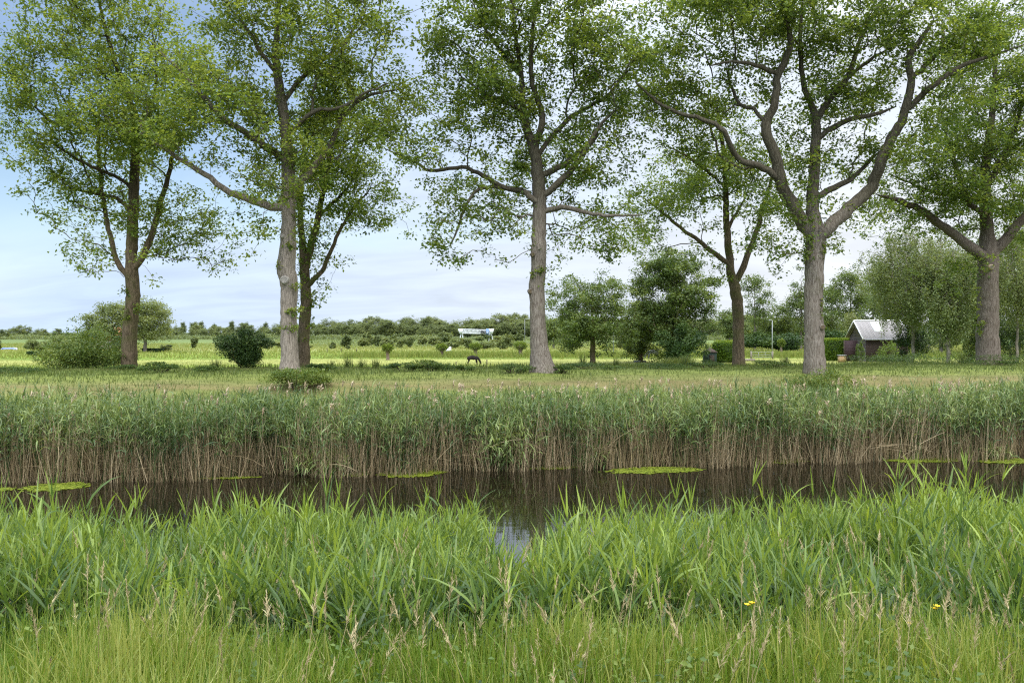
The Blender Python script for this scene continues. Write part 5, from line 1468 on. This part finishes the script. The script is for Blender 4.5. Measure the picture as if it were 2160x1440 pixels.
for u_ in (972, 1036.5):
    g = Geo()
    a = G(u_, 695) - o0
    V = [(a[0] - 1.0, -.85, a[2] + .3), (a[0] + 1.0, -.85, a[2] + .3), (a[0] + .5, -.85, a[2] - 1.5), (a[0] - .5, -.85, a[2] - 1.5)]
    V += [(p[0], .85, p[2]) for p in V]
    g.add(V, [np.array([[0, 3, 2, 1], [4, 5, 6, 7], [0, 1, 5, 4], [1, 2, 6, 5], [2, 3, 7, 6], [3, 0, 4, 7]])]); g.build('knee_plate', M_GAN, root)
for u_ in (1015.2, 1019, 1023):
    p = G(u_, 699.8) - o0; g = Geo(); box(g, (p[0], -1.1, p[2]), (.42, .3, 1.3)); g.build('matrix_sign', M_GLASS, root)
p = G(1028.5, 698.8) - o0
g = Geo(); box(g, (p[0], -1.1, p[2]), (1.05, .15, 1.95)); sg = g.build('direction_sign', flat_mat('sign_blue', (.05, .22, .62), .4, .05), root)
g = Geo()
for (zz, ww) in ((.85, .72), (.28, .56), (-.25, .68), (-.72, .48)): box(g, (p[0], -1.19, p[2] + zz * .85), (ww, .02, .17))
for xx in (-.48, .48): box(g, (p[0] + xx, -1.19, p[2]), (.08, .02, 1.85))
g.build('lettering', M_WHITE, sg)
def lamp(u, vt, vb, y, label, arm):
    z0 = -.5; x0 = XU(u, y); hz = CZ - (vt - VH) / F * y - z0
    root = empty('lamp_post', (x0, y, z0), label, 'lamp post', 'thin lamp posts beyond the meadow')
    g = Geo(); tube(g, [(0, 0, -.1), (0, 0, hz * .5), (0, 0, hz)], [.11, .09, .07], 8, cap=True); g.build('pole', M_METAL, root)
    g = Geo(); tube(g, [(0, 0, hz), (arm * .5, 0, hz + .1), (arm, 0, hz + .05)], [.07, .06, .12], 6, cap=True); g.build('lamp_head', M_METAL, root)
lamp(1629, 676, 726, 150.0, 'thin grey lamp post in front of the wood left of the spreading oak', -.6)
lamp(1107, 673, 715, 300.0, 'thin pale lamp post just left of the middle oak trunk', 1.6)
lamp(1294, 680, 730, 140.0, 'white post showing through the orchard tree', .5)

# ------------------------------------------------------------------ light and sky
SUN_EL, SUN_AZ = rad(52), rad(205)     # azimuth measured from +y (north) clockwise: behind the camera, a little to the left
sd = Vector((math.sin(SUN_AZ) * math.cos(SUN_EL), math.cos(SUN_AZ) * math.cos(SUN_EL), math.sin(SUN_EL)))
li = bpy.data.lights.new('sun', 'SUN'); li.energy = 1.5; li.angle = rad(14); li.color = (1.0, 0.93, 0.82)
lo = bpy.data.objects.new('sun', li); COL.objects.link(lo)
lo.rotation_euler = sd.to_track_quat('Z', 'Y').to_euler(); lo.location = sd * 60

w = bpy.data.worlds.new('World'); sc.world = w; w.use_nodes = True
nt = w.node_tree; N, L = nt.nodes, nt.links
bg = N['Background']; bg.inputs['Strength'].default_value = 0.1
sky = N.new('ShaderNodeTexSky'); sky.sky_type = 'NISHITA'; sky.sun_disc = False
sky.sun_elevation = SUN_EL; sky.sun_rotation = SUN_AZ; sky.air_density = 1.0; sky.dust_density = 0.6
tc = N.new('ShaderNodeTexCoord')
sp = N.new('ShaderNodeSeparateXYZ'); L.new(tc.outputs['Generated'], sp.inputs[0])
def wm(op, a, b_=None, c=None):
    q = N.new('ShaderNodeMath'); q.operation = op
    for k, z in enumerate((a, b_, c)):
        if z is None: continue
        if isinstance(z, (int, float)): q.inputs[k].default_value = z
        else: L.new(z, q.inputs[k])
    return q.outputs[0]
zc = wm('ADD', wm('MAXIMUM', sp.outputs['Z'], 0.0), 0.22)
cx = wm('DIVIDE', sp.outputs['X'], zc); cy = wm('DIVIDE', sp.outputs['Y'], zc)
cb = N.new('ShaderNodeCombineXYZ'); L.new(cx, cb.inputs[0]); L.new(cy, cb.inputs[1])
n1 = N.new('ShaderNodeTexNoise'); n1.inputs['Scale'].default_value = 0.8; n1.inputs['Detail'].default_value = 6; n1.inputs['Roughness'].default_value = 0.5; n1.inputs['Distortion'].default_value = 0.4
L.new(cb.outputs[0], n1.inputs['Vector'])
# thicker cloud to the right and overhead, thinner high on the left
cov = wm('ADD', n1.outputs[0], wm('MULTIPLY', sp.outputs['X'], 0.42))
cov = wm('ADD', cov, wm('MULTIPLY', wm('ABSOLUTE', wm('SUBTRACT', sp.outputs['Z'], 0.34)), 0.5))
cov = wm('ADD', cov, wm('MULTIPLY', wm('MAXIMUM', wm('SUBTRACT', 0.14, sp.outputs['Z']), 0.0), 1.6))
cr = ramp(nt, [(0.22, (0, 0, 0)), (0.72, (1, 1, 1))], 'EASE'); L.new(cov, cr.inputs[0])
# cloud brightness grows towards the zenith, as under a bright overcast
cl = ramp(nt, [(0.0, (8.1, 8.5, 9.0)), (0.30, (7.7, 8.2, 9.0)), (0.55, (15, 15.4, 15.8)), (1.0, (23, 23.1, 23.3))]); L.new(sp.outputs['Z'], cl.inputs[0])
# unseen cloud glow around the sun, added behind the camera to front-light trees
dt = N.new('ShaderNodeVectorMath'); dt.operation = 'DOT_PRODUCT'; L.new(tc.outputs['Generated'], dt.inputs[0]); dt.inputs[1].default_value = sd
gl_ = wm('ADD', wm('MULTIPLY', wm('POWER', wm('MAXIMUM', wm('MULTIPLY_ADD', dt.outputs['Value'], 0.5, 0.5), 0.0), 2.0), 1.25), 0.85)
mp2 = N.new('ShaderNodeMapping'); mp2.inputs['Scale'].default_value = (1.0, 2.4, 1); L.new(cb.outputs[0], mp2.inputs[0])
n2 = N.new('ShaderNodeTexNoise'); n2.inputs['Scale'].default_value = 1.9; n2.inputs['Detail'].default_value = 7; n2.inputs['Roughness'].default_value = 0.55; n2.inputs['Distortion'].default_value = 0.6
L.new(mp2.outputs[0], n2.inputs['Vector'])
wr = N.new('ShaderNodeMapRange'); wr.inputs[1].default_value = 0.32; wr.inputs[2].default_value = 0.68; wr.inputs[3].default_value = 0.93; wr.inputs[4].default_value = 1.10; L.new(n2.outputs[0], wr.inputs[0])
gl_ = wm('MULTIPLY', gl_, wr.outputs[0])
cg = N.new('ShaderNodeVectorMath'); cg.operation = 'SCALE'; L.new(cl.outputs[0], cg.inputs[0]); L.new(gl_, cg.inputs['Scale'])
# thin blue-white veil on the left, thicker white cloud on the right
xr_ = N.new('ShaderNodeMapRange'); xr_.inputs[1].default_value = -0.45; xr_.inputs[2].default_value = 0.35; L.new(sp.outputs['X'], xr_.inputs[0])
veil = N.new('ShaderNodeMixRGB'); L.new(xr_.outputs[0], veil.inputs[0]); veil.inputs[1].default_value = (0.68, 0.80, 0.97, 1); veil.inputs[2].default_value = (1, 1, 1, 1)
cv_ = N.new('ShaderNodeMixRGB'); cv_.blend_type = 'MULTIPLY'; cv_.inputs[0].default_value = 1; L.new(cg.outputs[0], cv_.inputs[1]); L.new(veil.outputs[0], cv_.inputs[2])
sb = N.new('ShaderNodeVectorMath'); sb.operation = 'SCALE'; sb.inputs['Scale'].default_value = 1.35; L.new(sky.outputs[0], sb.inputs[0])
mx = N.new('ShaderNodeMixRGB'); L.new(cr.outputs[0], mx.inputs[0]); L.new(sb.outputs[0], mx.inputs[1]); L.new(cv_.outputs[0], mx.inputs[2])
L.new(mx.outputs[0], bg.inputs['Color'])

cam = bpy.data.cameras.new('camera'); co = bpy.data.objects.new('camera', cam); COL.objects.link(co)
co.location = (0, 0, CZ); co.rotation_euler = (rad(90), 0, 0)
cam.sensor_width = 36; cam.lens = 36 * F / 2160; cam.shift_y = -(720 - VH) / 2160
cam.clip_start = 0.1; cam.clip_end = 8000
sc.camera = co
sc.view_settings.view_transform = 'Standard'; sc.view_settings.look = 'None'
sc.view_settings.exposure = 0.33; sc.view_settings.gamma = 1.0
sc.render.engine = 'CYCLES'
sc.cycles.use_denoising = False; sc.cycles.filter_width = 1.2
sc.cycles.max_bounces = 6; sc.cycles.diffuse_bounces = 4; sc.cycles.transmission_bounces = 4; sc.cycles.glossy_bounces = 2
